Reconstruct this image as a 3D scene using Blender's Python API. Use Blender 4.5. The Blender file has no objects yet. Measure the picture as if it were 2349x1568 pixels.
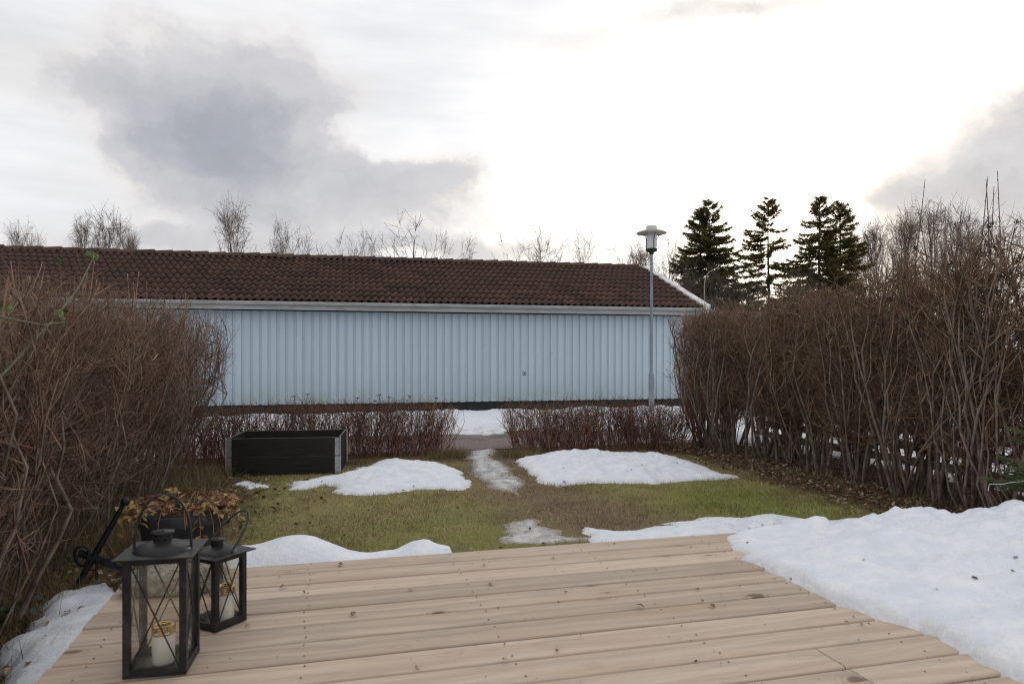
import bpy, math, random
import numpy as np
from mathutils import Vector, Matrix

random.seed(11)
rng = np.random.default_rng(11)
R = math.radians
ORD = ('first', 'second', 'third', 'fourth', 'fifth', 'sixth', 'seventh', 'eighth', 'ninth', 'tenth')
scene = bpy.context.scene
col = scene.collection

# ------------------------------------------------------------------ camera
F, CX, HY, H = 1631.0, 1174.5, 812.0, 1.28      # focal length, centre and horizon in photo pixels; eye height (m)
cam_d = bpy.data.cameras.new('camera'); cam = bpy.data.objects.new('camera', cam_d); col.objects.link(cam)
cam.location = (0, 0, H); cam.rotation_euler = (R(90), 0, 0)
cam_d.sensor_width = 36; cam_d.lens = F / 2349 * 36; cam_d.shift_y = 28 / 2349
cam_d.clip_start = 0.05; cam_d.clip_end = 3000
cam_d.dof.use_dof = True; cam_d.dof.focus_distance = 11.0; cam_d.dof.aperture_fstop = 6.3
scene.camera = cam

SUN_AZ, SUN_EL = R(19.8), R(7.4)

# ------------------------------------------------------------------ node helper
class N:
    def __init__(s, tree): s.t = tree; s.n = tree.nodes; s.l = tree.links
    def node(s, typ, **kw):
        n = s.n.new(typ)
        for k, v in kw.items(): setattr(n, k, v)
        return n
    def put(s, sock, v):
        if isinstance(v, bpy.types.NodeSocket): s.l.new(v, sock)
        elif isinstance(v, (tuple, list)) and sock.type == 'RGBA' and len(v) == 3: sock.default_value = (*v, 1)
        else: sock.default_value = v
    def m(s, op, a, b=None, c=None, clamp=False):
        n = s.node('ShaderNodeMath', operation=op, use_clamp=clamp)
        for i, v in enumerate((a, b, c)):
            if v is not None: s.put(n.inputs[i], v)
        return n.outputs[0]
    def mix(s, f, a, b, typ='MIX'):
        n = s.node('ShaderNodeMix', data_type='RGBA', blend_type=typ)
        s.put(n.inputs[0], f); s.put(n.inputs[6], a); s.put(n.inputs[7], b)
        return n.outputs[2]
    def noise(s, vec, scale, detail=4, rough=0.55, out='Fac', dist=0.0):
        n = s.node('ShaderNodeTexNoise'); s.put(n.inputs['Vector'], vec)
        n.inputs['Scale'].default_value = scale; n.inputs['Detail'].default_value = detail
        n.inputs['Roughness'].default_value = rough; n.inputs['Distortion'].default_value = dist
        return n.outputs[out]
    def step(s, x, lo, hi):
        n = s.node('ShaderNodeMapRange', interpolation_type='SMOOTHSTEP', clamp=True)
        s.put(n.inputs[0], x); n.inputs[1].default_value = lo; n.inputs[2].default_value = hi
        return n.outputs[0]
    def xyz(s, x, y, z):
        n = s.node('ShaderNodeCombineXYZ')
        for i, v in enumerate((x, y, z)): s.put(n.inputs[i], v)
        return n.outputs[0]
    def vscale(s, v, sc):
        n = s.node('ShaderNodeVectorMath', operation='MULTIPLY'); s.put(n.inputs[0], v); n.inputs[1].default_value = sc
        return n.outputs[0]
    def vadd(s, a, b):
        n = s.node('ShaderNodeVectorMath', operation='ADD'); s.put(n.inputs[0], a); s.put(n.inputs[1], b)
        return n.outputs[0]

# ------------------------------------------------------------------ world: overcast, sun behind thin cloud
world = bpy.data.worlds.new('World'); scene.world = world; world.use_nodes = True
w = N(world.node_tree); w.n.clear()
tc = w.node('ShaderNodeTexCoord'); sp = w.node('ShaderNodeSeparateXYZ'); w.l.new(tc.outputs['Generated'], sp.inputs[0])
dx, dy, dz = sp.outputs
az0 = w.m('ARCTAN2', dx, dy); el0 = w.m('ARCSINE', dz)
flat = w.xyz(az0, el0, 0.0)
wob = w.node('ShaderNodeSeparateXYZ'); w.l.new(w.noise(flat, 4.2, 8, 0.62, 'Color'), wob.inputs[0])
az = w.m('ADD', az0, w.m('MULTIPLY', w.m('SUBTRACT', wob.outputs[0], 0.5), 0.30))
el = w.m('ADD', el0, w.m('MULTIPLY', w.m('SUBTRACT', wob.outputs[1], 0.5), 0.15))
def ang(px, py):
    a = math.atan((px - CX) / F); return a, math.atan((HY - py) / F * math.cos(a))
def blob(px, py, rx, ry, wt, tilt=0.0):
    a, e = ang(px, py)
    da = w.m('SUBTRACT', az, a); de = w.m('SUBTRACT', w.m('SUBTRACT', el, e), w.m('MULTIPLY', da, tilt))
    q = w.m('ADD', w.m('POWER', w.m('MULTIPLY', da, F / rx), 2.0), w.m('POWER', w.m('MULTIPLY', de, F / ry), 2.0))
    return w.m('MULTIPLY', w.m('EXPONENT', w.m('MULTIPLY', q, -1.0)), wt)
dens = None
for b in ((540, 225, 200, 150, 1.0), (460, 350, 180, 110, 1.4), (720, 400, 290, 85, 0.95, -0.15), (960, 425, 170, 40, 0.7),
          (2360, 390, 290, 130, 1.7, 0.35), (2060, 440, 130, 26, 0.8), (1290, 95, 150, 35, 0.42), (1660, 5, 330, 30, 0.65),
          (250, 548, 600, 30, 0.6), (1000, 568, 460, 26, 0.7), (720, 492, 330, 45, 0.75), (60, 240, 160, 60, 0.25), (250, 215, 110, 40, 0.5), (735, 325, 90, 45, -0.55), (850, 375, 80, 35, -0.35)):
    v = blob(*b); dens = v if dens is None else w.m('ADD', dens, v)
fb = w.noise(w.xyz(az, w.m('MULTIPLY', el, 1.5), 0.0), 7.0, 9, 0.62)
dens = w.m('ADD', dens, w.m('MULTIPLY', w.m('SUBTRACT', fb, 0.5), 0.85))
wide = w.noise(w.xyz(w.m('MULTIPLY', az0, 1.6), w.m('MULTIPLY', el0, 5.0), 3.1), 1.6, 5, 0.55)      # thin veil all round the sky
streak = w.noise(w.xyz(w.m('MULTIPLY', az0, 2.0), w.m('MULTIPLY', el0, 13.0), 0.7), 2.2, 5, 0.55)
dens = w.m('ADD', dens, w.m('MULTIPLY', w.m('SUBTRACT', w.noise(flat, 22.0, 7, 0.62), 0.5), 0.30))
mask = w.step(dens, 0.10, 0.85)
sx, sy, sz = math.sin(SUN_AZ) * math.cos(SUN_EL), math.cos(SUN_AZ) * math.cos(SUN_EL), math.sin(SUN_EL)
dp = w.m('ADD', w.m('ADD', w.m('MULTIPLY', dx, sx), w.m('MULTIPLY', dy, sy)), w.m('MULTIPLY', dz, sz))
gl1 = w.m('POWER', w.m('MAXIMUM', dp, 0.0), 12.0); gl2 = w.m('POWER', w.m('MAXIMUM', dp, 0.0), 260.0)
veil = w.m('ADD', w.m('MULTIPLY', w.m('SUBTRACT', wide, 0.5), 0.42), w.m('MULTIPLY', w.m('SUBTRACT', streak, 0.5), 0.22))
lum = w.m('ADD', w.m('ADD', 0.68, veil), w.m('ADD', w.m('MULTIPLY', gl1, 0.46), w.m('MULTIPLY', gl2, 1.3)))
vtone = w.mix(w.step(lum, 0.7, 1.0), (0.972, 0.975, 1.0), (1.0, 0.974, 0.938))
vtone = w.mix(w.m('MULTIPLY', gl2, 0.8, clamp=True), vtone, (1.0, 0.90, 0.74))
lumc = w.node('ShaderNodeCombineColor')
for i in range(3): w.l.new(lum, lumc.inputs[i])
bright = w.mix(1.0, vtone, lumc.outputs[0], 'MULTIPLY')
tex = w.m('MULTIPLY', w.m('SUBTRACT', w.noise(w.xyz(az, w.m('MULTIPLY', el, 1.6), 1.0), 16.0, 8, 0.6), 0.5), 1.0)
shade = w.m('ADD', w.m('ADD', dens, tex), w.m('MULTIPLY', gl1, -0.55))
dark = w.mix(w.step(shade, 0.15, 0.85), (0.70, 0.655, 0.62), (0.50, 0.495, 0.515))
dark = w.mix(w.step(shade, 0.75, 2.5), dark, (0.30, 0.312, 0.355))
mod = w.m('ADD', 0.80, w.m('MULTIPLY', w.noise(w.xyz(az, w.m('MULTIPLY', el, 1.9), 2.0), 11.0, 9, 0.6), 0.40)); modc = w.node('ShaderNodeCombineColor')
for i in range(3): w.l.new(mod, modc.inputs[i])
clouds = w.mix(w.m('MULTIPLY', mask, 0.97), bright, w.mix(1.0, dark, modc.outputs[0], 'MULTIPLY'))
clouds10 = w.mix(1.0, clouds, (10.0, 10.0, 10.0), 'MULTIPLY')
sky = w.node('ShaderNodeTexSky', sky_type='NISHITA', sun_disc=False, sun_elevation=SUN_EL, sun_rotation=SUN_AZ)
allsky = w.mix(0.95, sky.outputs[0], clouds10)
bg = w.node('ShaderNodeBackground'); w.l.new(allsky, bg.inputs[0]); bg.inputs[1].default_value = 0.1
wo = w.node('ShaderNodeOutputWorld'); w.l.new(bg.outputs[0], wo.inputs[0])

sun_d = bpy.data.lights.new('sun', 'SUN'); sun_d.energy = 1.5; sun_d.angle = R(11); sun_d.color = (1.0, 0.88, 0.72)
sun = bpy.data.objects.new('sun', sun_d); col.objects.link(sun); sun.location = (40, 100, 20)
sun.rotation_euler = Vector((-sx, -sy, -sz)).to_track_quat('-Z', 'Y').to_euler()

vs = scene.view_settings
vs.view_transform = 'Standard'; vs.look = 'None'; vs.gamma = 1; vs.exposure = 0.38; vs.use_curve_mapping = False
scene.cycles.use_denoising = True; scene.cycles.denoising_input_passes = 'RGB_ALBEDO_NORMAL'; scene.cycles.denoising_prefilter = 'NONE'; scene.cycles.filter_width = 1.15; scene.cycles.use_adaptive_sampling = False; scene.cycles.sample_clamp_indirect = 4.0; scene.cycles.max_bounces = 8; scene.cycles.transparent_max_bounces = 16
scene.cycles.caustics_reflective = False; scene.cycles.caustics_refractive = False

# ------------------------------------------------------------------ frames of reference
TH = R(14.7)                                     # garden and deck are turned by this against the view
UX, UY = math.cos(TH), math.sin(TH)
def uv(u, v): return UX * u - UY * v, UY * u + UX * v
def to_uv(x, y): return UX * x + UY * y, -UY * x + UX * y
def G(px, py, z=0.0):                            # photo pixel -> point on a level surface of height z
    d = F * (H - z) / (py - HY); return (px - CX) / F * d, d
Z3 = lambda a, b, z=0.0: G((500 + a * .3507) * .9396, (900 + b * .3507) * .9396, z)
Z4 = lambda a, b, z=0.0: G((1100 + a * .3507) * .9396, (900 + b * .3507) * .9396, z)
Z7 = lambda a, b, z=0.0: G((1600 + a * .3831) * .9396, (1200 + b * .3831) * .9396, z)
Z1 = lambda a, b, z=0.0: G(a * .331 * .9396, (1150 + b * .331) * .9396, z)
DECK_Z = 0.38; DECK_V = 3.2; DECK_U0 = -0.77; DECK_U1 = 4.3

# ------------------------------------------------------------------ mesh helpers
def mesh_np(name, V, Fc, smooth=False, attrs=None):
    V = np.asarray(V, np.float32); Fc = np.asarray(Fc, np.int32); k = Fc.shape[1]
    me = bpy.data.meshes.new(name)
    me.vertices.add(len(V)); me.vertices.foreach_set('co', V.ravel())
    me.loops.add(Fc.size); me.loops.foreach_set('vertex_index', Fc.ravel())
    me.polygons.add(len(Fc)); me.polygons.foreach_set('loop_start', np.arange(len(Fc), dtype=np.int32) * k)
    me.polygons.foreach_set('use_smooth', np.full(len(Fc), smooth))
    me.update(calc_edges=True)
    for an, data in (attrs or {}).items():
        data = np.asarray(data, np.float32)
        if data.ndim == 1:
            a = me.attributes.new(an, 'FLOAT', 'POINT'); a.data.foreach_set('value', data)
        else:
            a = me.attributes.new(an, 'FLOAT_COLOR', 'POINT')
            a.data.foreach_set('color', np.concatenate([data, np.ones((len(data), 1), np.float32)], 1).ravel())
    return me

class MB:                                        # collects pieces of ONE part
    def __init__(s): s.V = []; s.F = []; s.S = []
    def add(s, V, Fs, smooth=False):
        o = len(s.V); s.V += [tuple(p) for p in V]; s.F += [tuple(i + o for i in f) for f in Fs]; s.S += [smooth] * len(Fs)
        return s
    def box(s, x0, x1, y0, y1, z0, z1, b=0.0):
        if b <= 0:
            V = [(x, y, z) for z in (z0, z1) for y in (y0, y1) for x in (x0, x1)]
            return s.add(V, [(0, 2, 3, 1), (4, 5, 7, 6), (0, 1, 5, 4), (2, 6, 7, 3), (0, 4, 6, 2), (1, 3, 7, 5)])
        V = []
        for z, i in ((z0, b), (z0 + b, 0), (z1 - b, 0), (z1, b)):
            for (x, y) in ((x0 + i + b, y0 + i), (x1 - i - b, y0 + i), (x1 - i, y0 + i + b), (x1 - i, y1 - i - b), (x1 - i - b, y1 - i), (x0 + i + b, y1 - i), (x0 + i, y1 - i - b), (x0 + i, y0 + i + b)):
                V.append((x, y, z))
        Fs = [tuple(range(7, -1, -1)), tuple(range(24, 32))]
        for r in range(3):
            for k in range(8): Fs.append((r * 8 + k, r * 8 + (k + 1) % 8, r * 8 + 8 + (k + 1) % 8, r * 8 + 8 + k))
        return s.add(V, Fs)
    def tube(s, pts, rad, n=8, caps=True, smooth=True):
        pts = [Vector(p) for p in pts]; K = len(pts)
        rad = [rad] * K if not hasattr(rad, '__len__') else rad
        V = []; ref = None
        for i, p in enumerate(pts):
            t = (pts[min(i + 1, K - 1)] - pts[max(i - 1, 0)]).normalized()
            if ref is None: ref = Vector((0, 0, 1)) if abs(t.z) < .9 else Vector((1, 0, 0))
            a = t.cross(ref).normalized(); b = t.cross(a).normalized(); ref = -b if False else ref
            for k in range(n):
                q = 2 * math.pi * k / n; V.append(p + (a * math.cos(q) + b * math.sin(q)) * rad[i])
        Fs = [(i * n + k, i * n + (k + 1) % n, (i + 1) * n + (k + 1) % n, (i + 1) * n + k) for i in range(K - 1) for k in range(n)]
        s.add(V, Fs, smooth)
        if caps: s.add(V[:n], [tuple(range(n - 1, -1, -1))]); s.add(V[-n:], [tuple(range(n))])
        return s
    def lathe(s, prof, n=24, c=(0, 0, 0), smooth=True):
        V = [(c[0] + r * math.cos(2 * math.pi * k / n), c[1] + r * math.sin(2 * math.pi * k / n), c[2] + z) for r, z in prof for k in range(n)]
        Fs = [(i * n + k, i * n + (k + 1) % n, (i + 1) * n + (k + 1) % n, (i + 1) * n + k) for i in range(len(prof) - 1) for k in range(n)]
        return s.add(V, Fs, smooth)
    def ball(s, c, r, n=10, sq=(1, 1, 1)):
        prof = [(max(r * math.sin(math.pi * i / (n // 2)), 1e-4), -r * math.cos(math.pi * i / (n // 2))) for i in range(n // 2 + 1)]
        V = [(c[0] + sq[0] * a * math.cos(2 * math.pi * k / n), c[1] + sq[1] * a * math.sin(2 * math.pi * k / n), c[2] + sq[2] * z) for a, z in prof for k in range(n)]
        Fs = [(i * n + k, i * n + (k + 1) % n, (i + 1) * n + (k + 1) % n, (i + 1) * n + k) for i in range(len(prof) - 1) for k in range(n)]
        return s.add(V, Fs, True)
    def mesh(s, name):
        me = bpy.data.meshes.new(name); me.from_pydata(s.V, [], s.F)
        me.polygons.foreach_set('use_smooth', s.S); me.update(); return me
    def build(s, name, mat, parent=None, **kw): return part(name, s.mesh(name), mat, parent, **kw)

def part(name, me, mat, parent=None, loc=None, rot=None):
    if mat is not None and not me.materials: me.materials.append(mat)
    o = bpy.data.objects.new(name, me); col.objects.link(o); o.parent = parent
    if loc is not None: o.location = loc
    if rot is not None: o.rotation_euler = rot
    return o
def tag(o, label=None, cat=None, group=None, kind=None):
    for k, v in (('label', label), ('category', cat), ('group', group), ('kind', kind)):
        if v: o[k] = v
    return o
def thing(name, label, cat, loc=(0, 0, 0), rz=0.0, group=None):
    o = bpy.data.objects.new(name, None); col.objects.link(o); o.location = loc; o.rotation_euler = (0, 0, rz)
    o.empty_display_size = 0.2
    return tag(o, label, cat, group)

# value noise for shapes
def vn(x, y, seed=0):
    ix, iy = np.floor(x), np.floor(y); fx, fy = x - ix, y - iy
    fx = fx * fx * (3 - 2 * fx); fy = fy * fy * (3 - 2 * fy)
    def h(a, b):
        q = np.sin(a * 127.1 + b * 311.7 + seed * 74.7) * 43758.5453; return q - np.floor(q)
    return (h(ix, iy) * (1 - fx) + h(ix + 1, iy) * fx) * (1 - fy) + (h(ix, iy + 1) * (1 - fx) + h(ix + 1, iy + 1) * fx) * fy
def fbm(x, y, o=4, seed=0):
    s = 0; a = 0.5
    for k in range(o): s = s + a * (vn(x, y, seed + k) - 0.5) * 2; x = x * 2.03 + 5.1; y = y * 2.03 + 1.7; a *= 0.5
    return s
def smooth01(x, a, b):
    t = np.clip((x - a) / (b - a), 0, 1); return t * t * (3 - 2 * t)
def sdist(X, Y, poly):                           # signed distance to a polygon, positive inside
    P = np.asarray(poly, float); Q = np.roll(P, -1, 0)
    best = np.full(X.shape, 1e9); ins = np.zeros(X.shape, bool)
    for (x0, y0), (x1, y1) in zip(P, Q):
        ex, ey = x1 - x0, y1 - y0; L = ex * ex + ey * ey + 1e-12
        t = np.clip(((X - x0) * ex + (Y - y0) * ey) / L, 0, 1)
        best = np.minimum(best, (X - x0 - t * ex) ** 2 + (Y - y0 - t * ey) ** 2)
        c = (y0 > Y) != (y1 > Y)
        ins ^= c & (X < (x1 - x0) * (Y - y0) / ((y1 - y0) if y1 != y0 else 1e-12) + x0)
    return np.where(ins, 1, -1) * np.sqrt(best)
def tubes(P, Rr, sides=3):                       # many thin stems at once: P (n,k,3), R (n,k)
    P = np.asarray(P, float); n, k, _ = P.shape
    T = np.gradient(P, axis=1); T /= np.linalg.norm(T, axis=2, keepdims=True) + 1e-9
    ref = rng.normal(size=(n, 1, 3)); A = np.cross(T, ref); A /= np.linalg.norm(A, axis=2, keepdims=True) + 1e-9
    B = np.cross(T, A)
    ringv = []
    for s in range(sides):
        q = 2 * math.pi * s / sides
        ringv.append(P + (A * math.cos(q) + B * math.sin(q)) * Rr[..., None])
    V = np.stack(ringv, 2).reshape(-1, 3)        # index = (i*k + j)*sides + s
    i, j, s = np.meshgrid(np.arange(n), np.arange(k - 1), np.arange(sides), indexing='ij')
    a = (i * k + j) * sides; s2 = (s + 1) % sides
    Fq = np.stack([a + s, a + s2, a + sides + s2, a + sides + s], -1).reshape(-1, 4)
    return V, Fq
def join(parts):
    V = []; Fs = []; o = 0
    for v, f in parts: V.append(v); Fs.append(f + o); o += len(v)
    return np.concatenate(V), np.concatenate(Fs)
def unit(v): return v / (np.linalg.norm(v, axis=-1, keepdims=True) + 1e-9)
def grow(P0, D0, L, K, wob=0.1, up=0.0):
    P = [P0]; d = unit(D0); st = (L / (K - 1))[:, None]
    for _ in range(K - 1):
        d = unit(d + rng.normal(size=d.shape) * wob + np.array([0, 0, up])); P.append(P[-1] + d * st)
    return np.stack(P, 1)
def sample(P, idx, t):
    k = P.shape[1] - 1; x = t * k; j = np.minimum(x.astype(int), k - 1); f = (x - j)[:, None]
    a = P[idx, j]; b = P[idx, j + 1]; return a * (1 - f) + b * f, unit(b - a)

# ------------------------------------------------------------------ materials
def new_mat(name):
    m = bpy.data.materials.new(name); m.use_nodes = True; n = N(m.node_tree); n.n.clear()
    p = n.node('ShaderNodeBsdfPrincipled'); o = n.node('ShaderNodeOutputMaterial'); n.l.new(p.outputs[0], o.inputs[0])
    return m, n, p, o
def coords(n, space='Object', rand=True):
    tc = n.node('ShaderNodeTexCoord'); v = tc.outputs[space]
    if rand:
        oi = n.node('ShaderNodeObjectInfo'); r = n.m('MULTIPLY', oi.outputs['Random'], 61.7)
        return n.vadd(v, n.xyz(r, r, 0.0)), oi.outputs['Random']
    return v, None
def bump(n, p, h, strength=0.3, dist=0.01):
    b = n.node('ShaderNodeBump'); b.inputs['Strength'].default_value = strength; b.inputs['Distance'].default_value = dist
    n.put(b.inputs['Height'], h); n.l.new(b.outputs[0], p.inputs['Normal'])
def mottled(name, c1, c2, scale=8, rough=0.7, metal=0.0, stretch=(1, 1, 1), bmp=0.2, bdist=0.004, rand=0.0, space='Object', c3=None, s3=1.5, lo=0.3, hi=0.7, spec=0.3):
    m, n, p, o = new_mat(name); v, r = coords(n, space)
    f = n.noise(n.vscale(v, stretch), scale, 6, 0.6)
    c = n.mix(n.step(f, lo, hi), c1, c2)
    if c3: c = n.mix(n.step(n.noise(v, s3, 5, 0.6), 0.5, 0.72), c, c3)
    if rand:
        k = n.m('ADD', 1.0 - rand, n.m('MULTIPLY', r, 2 * rand)); cc = n.node('ShaderNodeCombineColor')
        for i in range(3): n.l.new(k, cc.inputs[i])
        c = n.mix(1.0, c, cc.outputs[0], 'MULTIPLY')
    n.put(p.inputs['Base Color'], c); p.inputs['Roughness'].default_value = rough; p.inputs['Metallic'].default_value = metal
    p.inputs['Specular IOR Level'].default_value = spec
    if bmp: bump(n, p, f, bmp, bdist)
    return m
def attr_mat(name, attr='col', rough=0.8, spec=0.15, noise=0.25, scale=30, trans=0.0):
    m, n, p, o = new_mat(name); a = n.node('ShaderNodeAttribute'); a.attribute_name = attr
    v, r = coords(n, 'Object'); f = n.noise(v, scale, 4)
    k = n.m('ADD', 1 - noise, n.m('MULTIPLY', f, 2 * noise)); cc = n.node('ShaderNodeCombineColor')
    for i in range(3): n.l.new(k, cc.inputs[i])
    n.put(p.inputs['Base Color'], n.mix(1.0, a.outputs['Color'], cc.outputs[0], 'MULTIPLY'))
    p.inputs['Roughness'].default_value = rough; p.inputs['Specular IOR Level'].default_value = spec
    return m
def tinted(m):                                   # each twig its own tone
    n = N(m.node_tree); p = [q for q in m.node_tree.nodes if q.type == 'BSDF_PRINCIPLED'][0]; src = p.inputs['Base Color'].links[0].from_socket
    a = n.node('ShaderNodeAttribute'); a.attribute_name = 'tint'; k = n.m('SUBTRACT', 1.25, n.m('MULTIPLY', a.outputs['Fac'], .9)); cc = n.node('ShaderNodeCombineColor')
    for i in range(3): n.l.new(k, cc.inputs[i])
    n.put(p.inputs['Base Color'], n.mix(1.0, src, cc.outputs[0], 'MULTIPLY')); return m
M = {}
M['twig_left'] = mottled('twig_left', (.125, .080, .058), (.40, .265, .19), 9, .85, bmp=0, rand=0, c3=(.20, .10, .066), s3=3)
M['stem_left'] = mottled('stem_left', (.088, .068, .054), (.275, .22, .175), 14, .85, bmp=.4)
M['twig_right'] = mottled('twig_right', (.14, .087, .056), (.43, .285, .185), 9, .85, bmp=0, c3=(.17, .10, .068), s3=3)
M['stem_right'] = mottled('stem_right', (.085, .064, .052), (.25, .19, .15), 14, .85, bmp=.4)
M['twig_low'] = mottled('twig_low', (.11, .058, .042), (.29, .15, .105), 7, .8, bmp=0)
for _k in ('twig_left', 'twig_right', 'twig_low'): tinted(M[_k])
M['bark'] = mottled('bark', (.07, .055, .048), (.18, .15, .13), 5, .9, bmp=0)
M['birch'] = mottled('birch', (.10, .07, .06), (.23, .165, .145), 3, .9, bmp=0)
M['spruce'] = _sp = mottled('spruce', (.028, .034, .018), (.095, .10, .045), 1.2, .85, bmp=0, c3=(.12, .095, .045), s3=.8, spec=.1)
_n = N(_sp.node_tree); _p = [q for q in _sp.node_tree.nodes if q.type == 'BSDF_PRINCIPLED'][0]; _o = [q for q in _sp.node_tree.nodes if q.type == 'OUTPUT_MATERIAL'][0]
_t = _n.node('ShaderNodeBsdfTranslucent'); _t.inputs[0].default_value = (.26, .20, .08, 1); _m = _n.node('ShaderNodeMixShader'); _m.inputs[0].default_value = .5
_n.l.new(_p.outputs[0], _m.inputs[1]); _n.l.new(_t.outputs[0], _m.inputs[2]); _n.l.new(_m.outputs[0], _o.inputs[0])
M['spruce_bark'] = mottled('spruce_bark', (.04, .03, .022), (.10, .07, .05), 6, .9)
M['iron'] = mottled('iron', (.012, .013, .015), (.035, .037, .042), 60, .5, .6, bmp=.3, bdist=.001)
M['black_metal'] = mottled('black_metal', (.016, .016, .017), (.030, .030, .031), 25, .42, .3, bmp=.1, bdist=.0008, c3=(.055, .05, .044), s3=9)
M['galv'] = mottled('galv', (.36, .38, .40), (.55, .57, .59), 30, .42, .85, bmp=.15, bdist=.001)
M['pole'] = mottled('pole', (.20, .22, .245), (.29, .31, .335), 18, .5, .5, stretch=(1, 1, .2), bmp=.1)
M['collar_wood'] = mottled('collar_wood', (.012, .0115, .011), (.026, .023, .021), 6, .65, stretch=(.6, 12, 12), bmp=.3)
M['collar_top'] = mottled('collar_top', (.10, .085, .07), (.22, .19, .16), 6, .8, stretch=(1, 14, 14))
M['pot'] = mottled('pot', (.022, .023, .025), (.040, .041, .044), 20, .45, bmp=.05)
M['soil'] = mottled('soil', (.02, .014, .01), (.06, .042, .03), 40, .95, bmp=.6, bdist=.01)
M['stone'] = mottled('stone', (.16, .14, .125), (.52, .49, .45), 55, .9, bmp=.9, bdist=.012, c3=(.22, .19, .16), s3=6)
M['screw'] = mottled('screw', (.13, .11, .095), (.22, .19, .17), 60, .5, .6, bmp=0)
M['gold'] = mottled('gold', (.62, .38, .12), (.85, .58, .22), 20, .25, 1.0, bmp=.05)
M['wax'] = mottled('wax', (.74, .73, .70), (.86, .85, .82), 12, .4, bmp=.05, spec=.5)
M['white_paint'] = mottled('white_paint', (.62, .61, .59), (.76, .75, .73), 3, .6, stretch=(.4, 1, 3), c3=(.48, .46, .43), s3=4, bmp=.1)
M['gutter'] = mottled('gutter', (.36, .36, .355), (.50, .50, .49), 4, .45, stretch=(.5, 1, 4), c3=(.34, .33, .31), s3=3, bmp=.05)
M['verge'] = mottled('verge', (.66, .66, .67), (.78, .78, .78), 6, .7, c3=(.48, .22, .18), s3=2.2, bmp=.2)
M['plinth'] = mottled('plinth', (.028, .030, .032), (.06, .062, .062), 7, .9, bmp=.4)
M['eave_black'] = mottled('eave_black', (.01, .01, .01), (.018, .017, .016), 7, .9, bmp=0)  # near-black; on the soffit this colour stands in for shade
M['brown_board'] = mottled('brown_board', (.05, .035, .028), (.11, .08, .065), 6, .8, stretch=(.5, 1, 9))
M['yellow'] = mottled('yellow', (.55, .30, .02), (.68, .40, .04), 12, .6, bmp=0)
M['red'] = mottled('red', (.36, .03, .02), (.48, .05, .03), 12, .6, bmp=0)
M['sign_green'] = mottled('sign_green', (.05, .12, .07), (.09, .17, .10), 30, .5, bmp=0)
M['sign_white'] = mottled('sign_white', (.6, .62, .58), (.7, .72, .68), 30, .5, bmp=0)
M['berry'] = mottled('berry', (.006, .006, .008), (.015, .014, .018), 90, .45, bmp=0)
M['joist'] = mottled('joist', (.16, .13, .10), (.26, .21, .16), 6, .8, stretch=(14, .6, 14))
M['fence_grey'] = mottled('fence_grey', (.20, .185, .17), (.33, .31, .29), 6, .85, stretch=(9, .5, 9), rand=.1)
M['cord'] = mottled('cord', (.62, .62, .60), (.74, .74, .72), 20, .5, bmp=0)
M['white_wall'] = mottled('white_wall', (.60, .60, .62), (.70, .70, .72), 3, .8, stretch=(8, 8, .4), bmp=.1)
M['opal'] = mottled('opal', (.60, .60, .61), (.68, .68, .69), 5, .35, bmp=0, spec=.5)
M['hat'] = mottled('hat', (.30, .27, .25), (.42, .385, .36), 14, .5, bmp=.05)
M['green_leaf'] = mottled('green_leaf', (.05, .085, .02), (.16, .20, .05), 30, .5, bmp=0, rand=.2)
M['ivy'] = mottled('ivy', (.012, .03, .012), (.035, .065, .025), 30, .4, bmp=0, rand=.3)
M['rose_cane'] = mottled('rose_cane', (.05, .06, .025), (.11, .12, .06), 20, .6, bmp=0)
M['dead_leaf'] = mottled('dead_leaf', (.15, .078, .042), (.36, .22, .125), 35, .7, bmp=.3, rand=.35)
M['plant_leaf'] = mottled('plant_leaf', (.21, .115, .036), (.38, .26, .095), 22, .55, bmp=.15, rand=.42, c3=(.11, .06, .03), s3=16)
M['stem_red'] = mottled('stem_red', (.22, .085, .05), (.36, .16, .09), 20, .6, bmp=0)
M['needle'] = mottled('needle', (.055, .085, .028), (.15, .185, .065), 12, .6, bmp=0)
M['gravel'] = mottled('gravel', (.115, .088, .082), (.30, .245, .235), 34, .9, bmp=.8, bdist=.02, space='Object', c3=(.075, .055, .052), s3=1.1)
M['field'] = mottled('field', (.075, .070, .035), (.16, .135, .075), 2.5, .95, bmp=.5, bdist=.03, c3=(.10, .07, .05), s3=.35)
M['ground_leaf'] = attr_mat('ground_leaf', noise=.35, scale=50, rough=.75)
M['grass'] = attr_mat('grass', noise=.2, scale=14, rough=.7, spec=.2)
M['lawn'] = attr_mat('lawn', noise=.55, scale=45, rough=.95, spec=.05)
M['bank'] = attr_mat('bank', noise=.3, scale=60)

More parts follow.
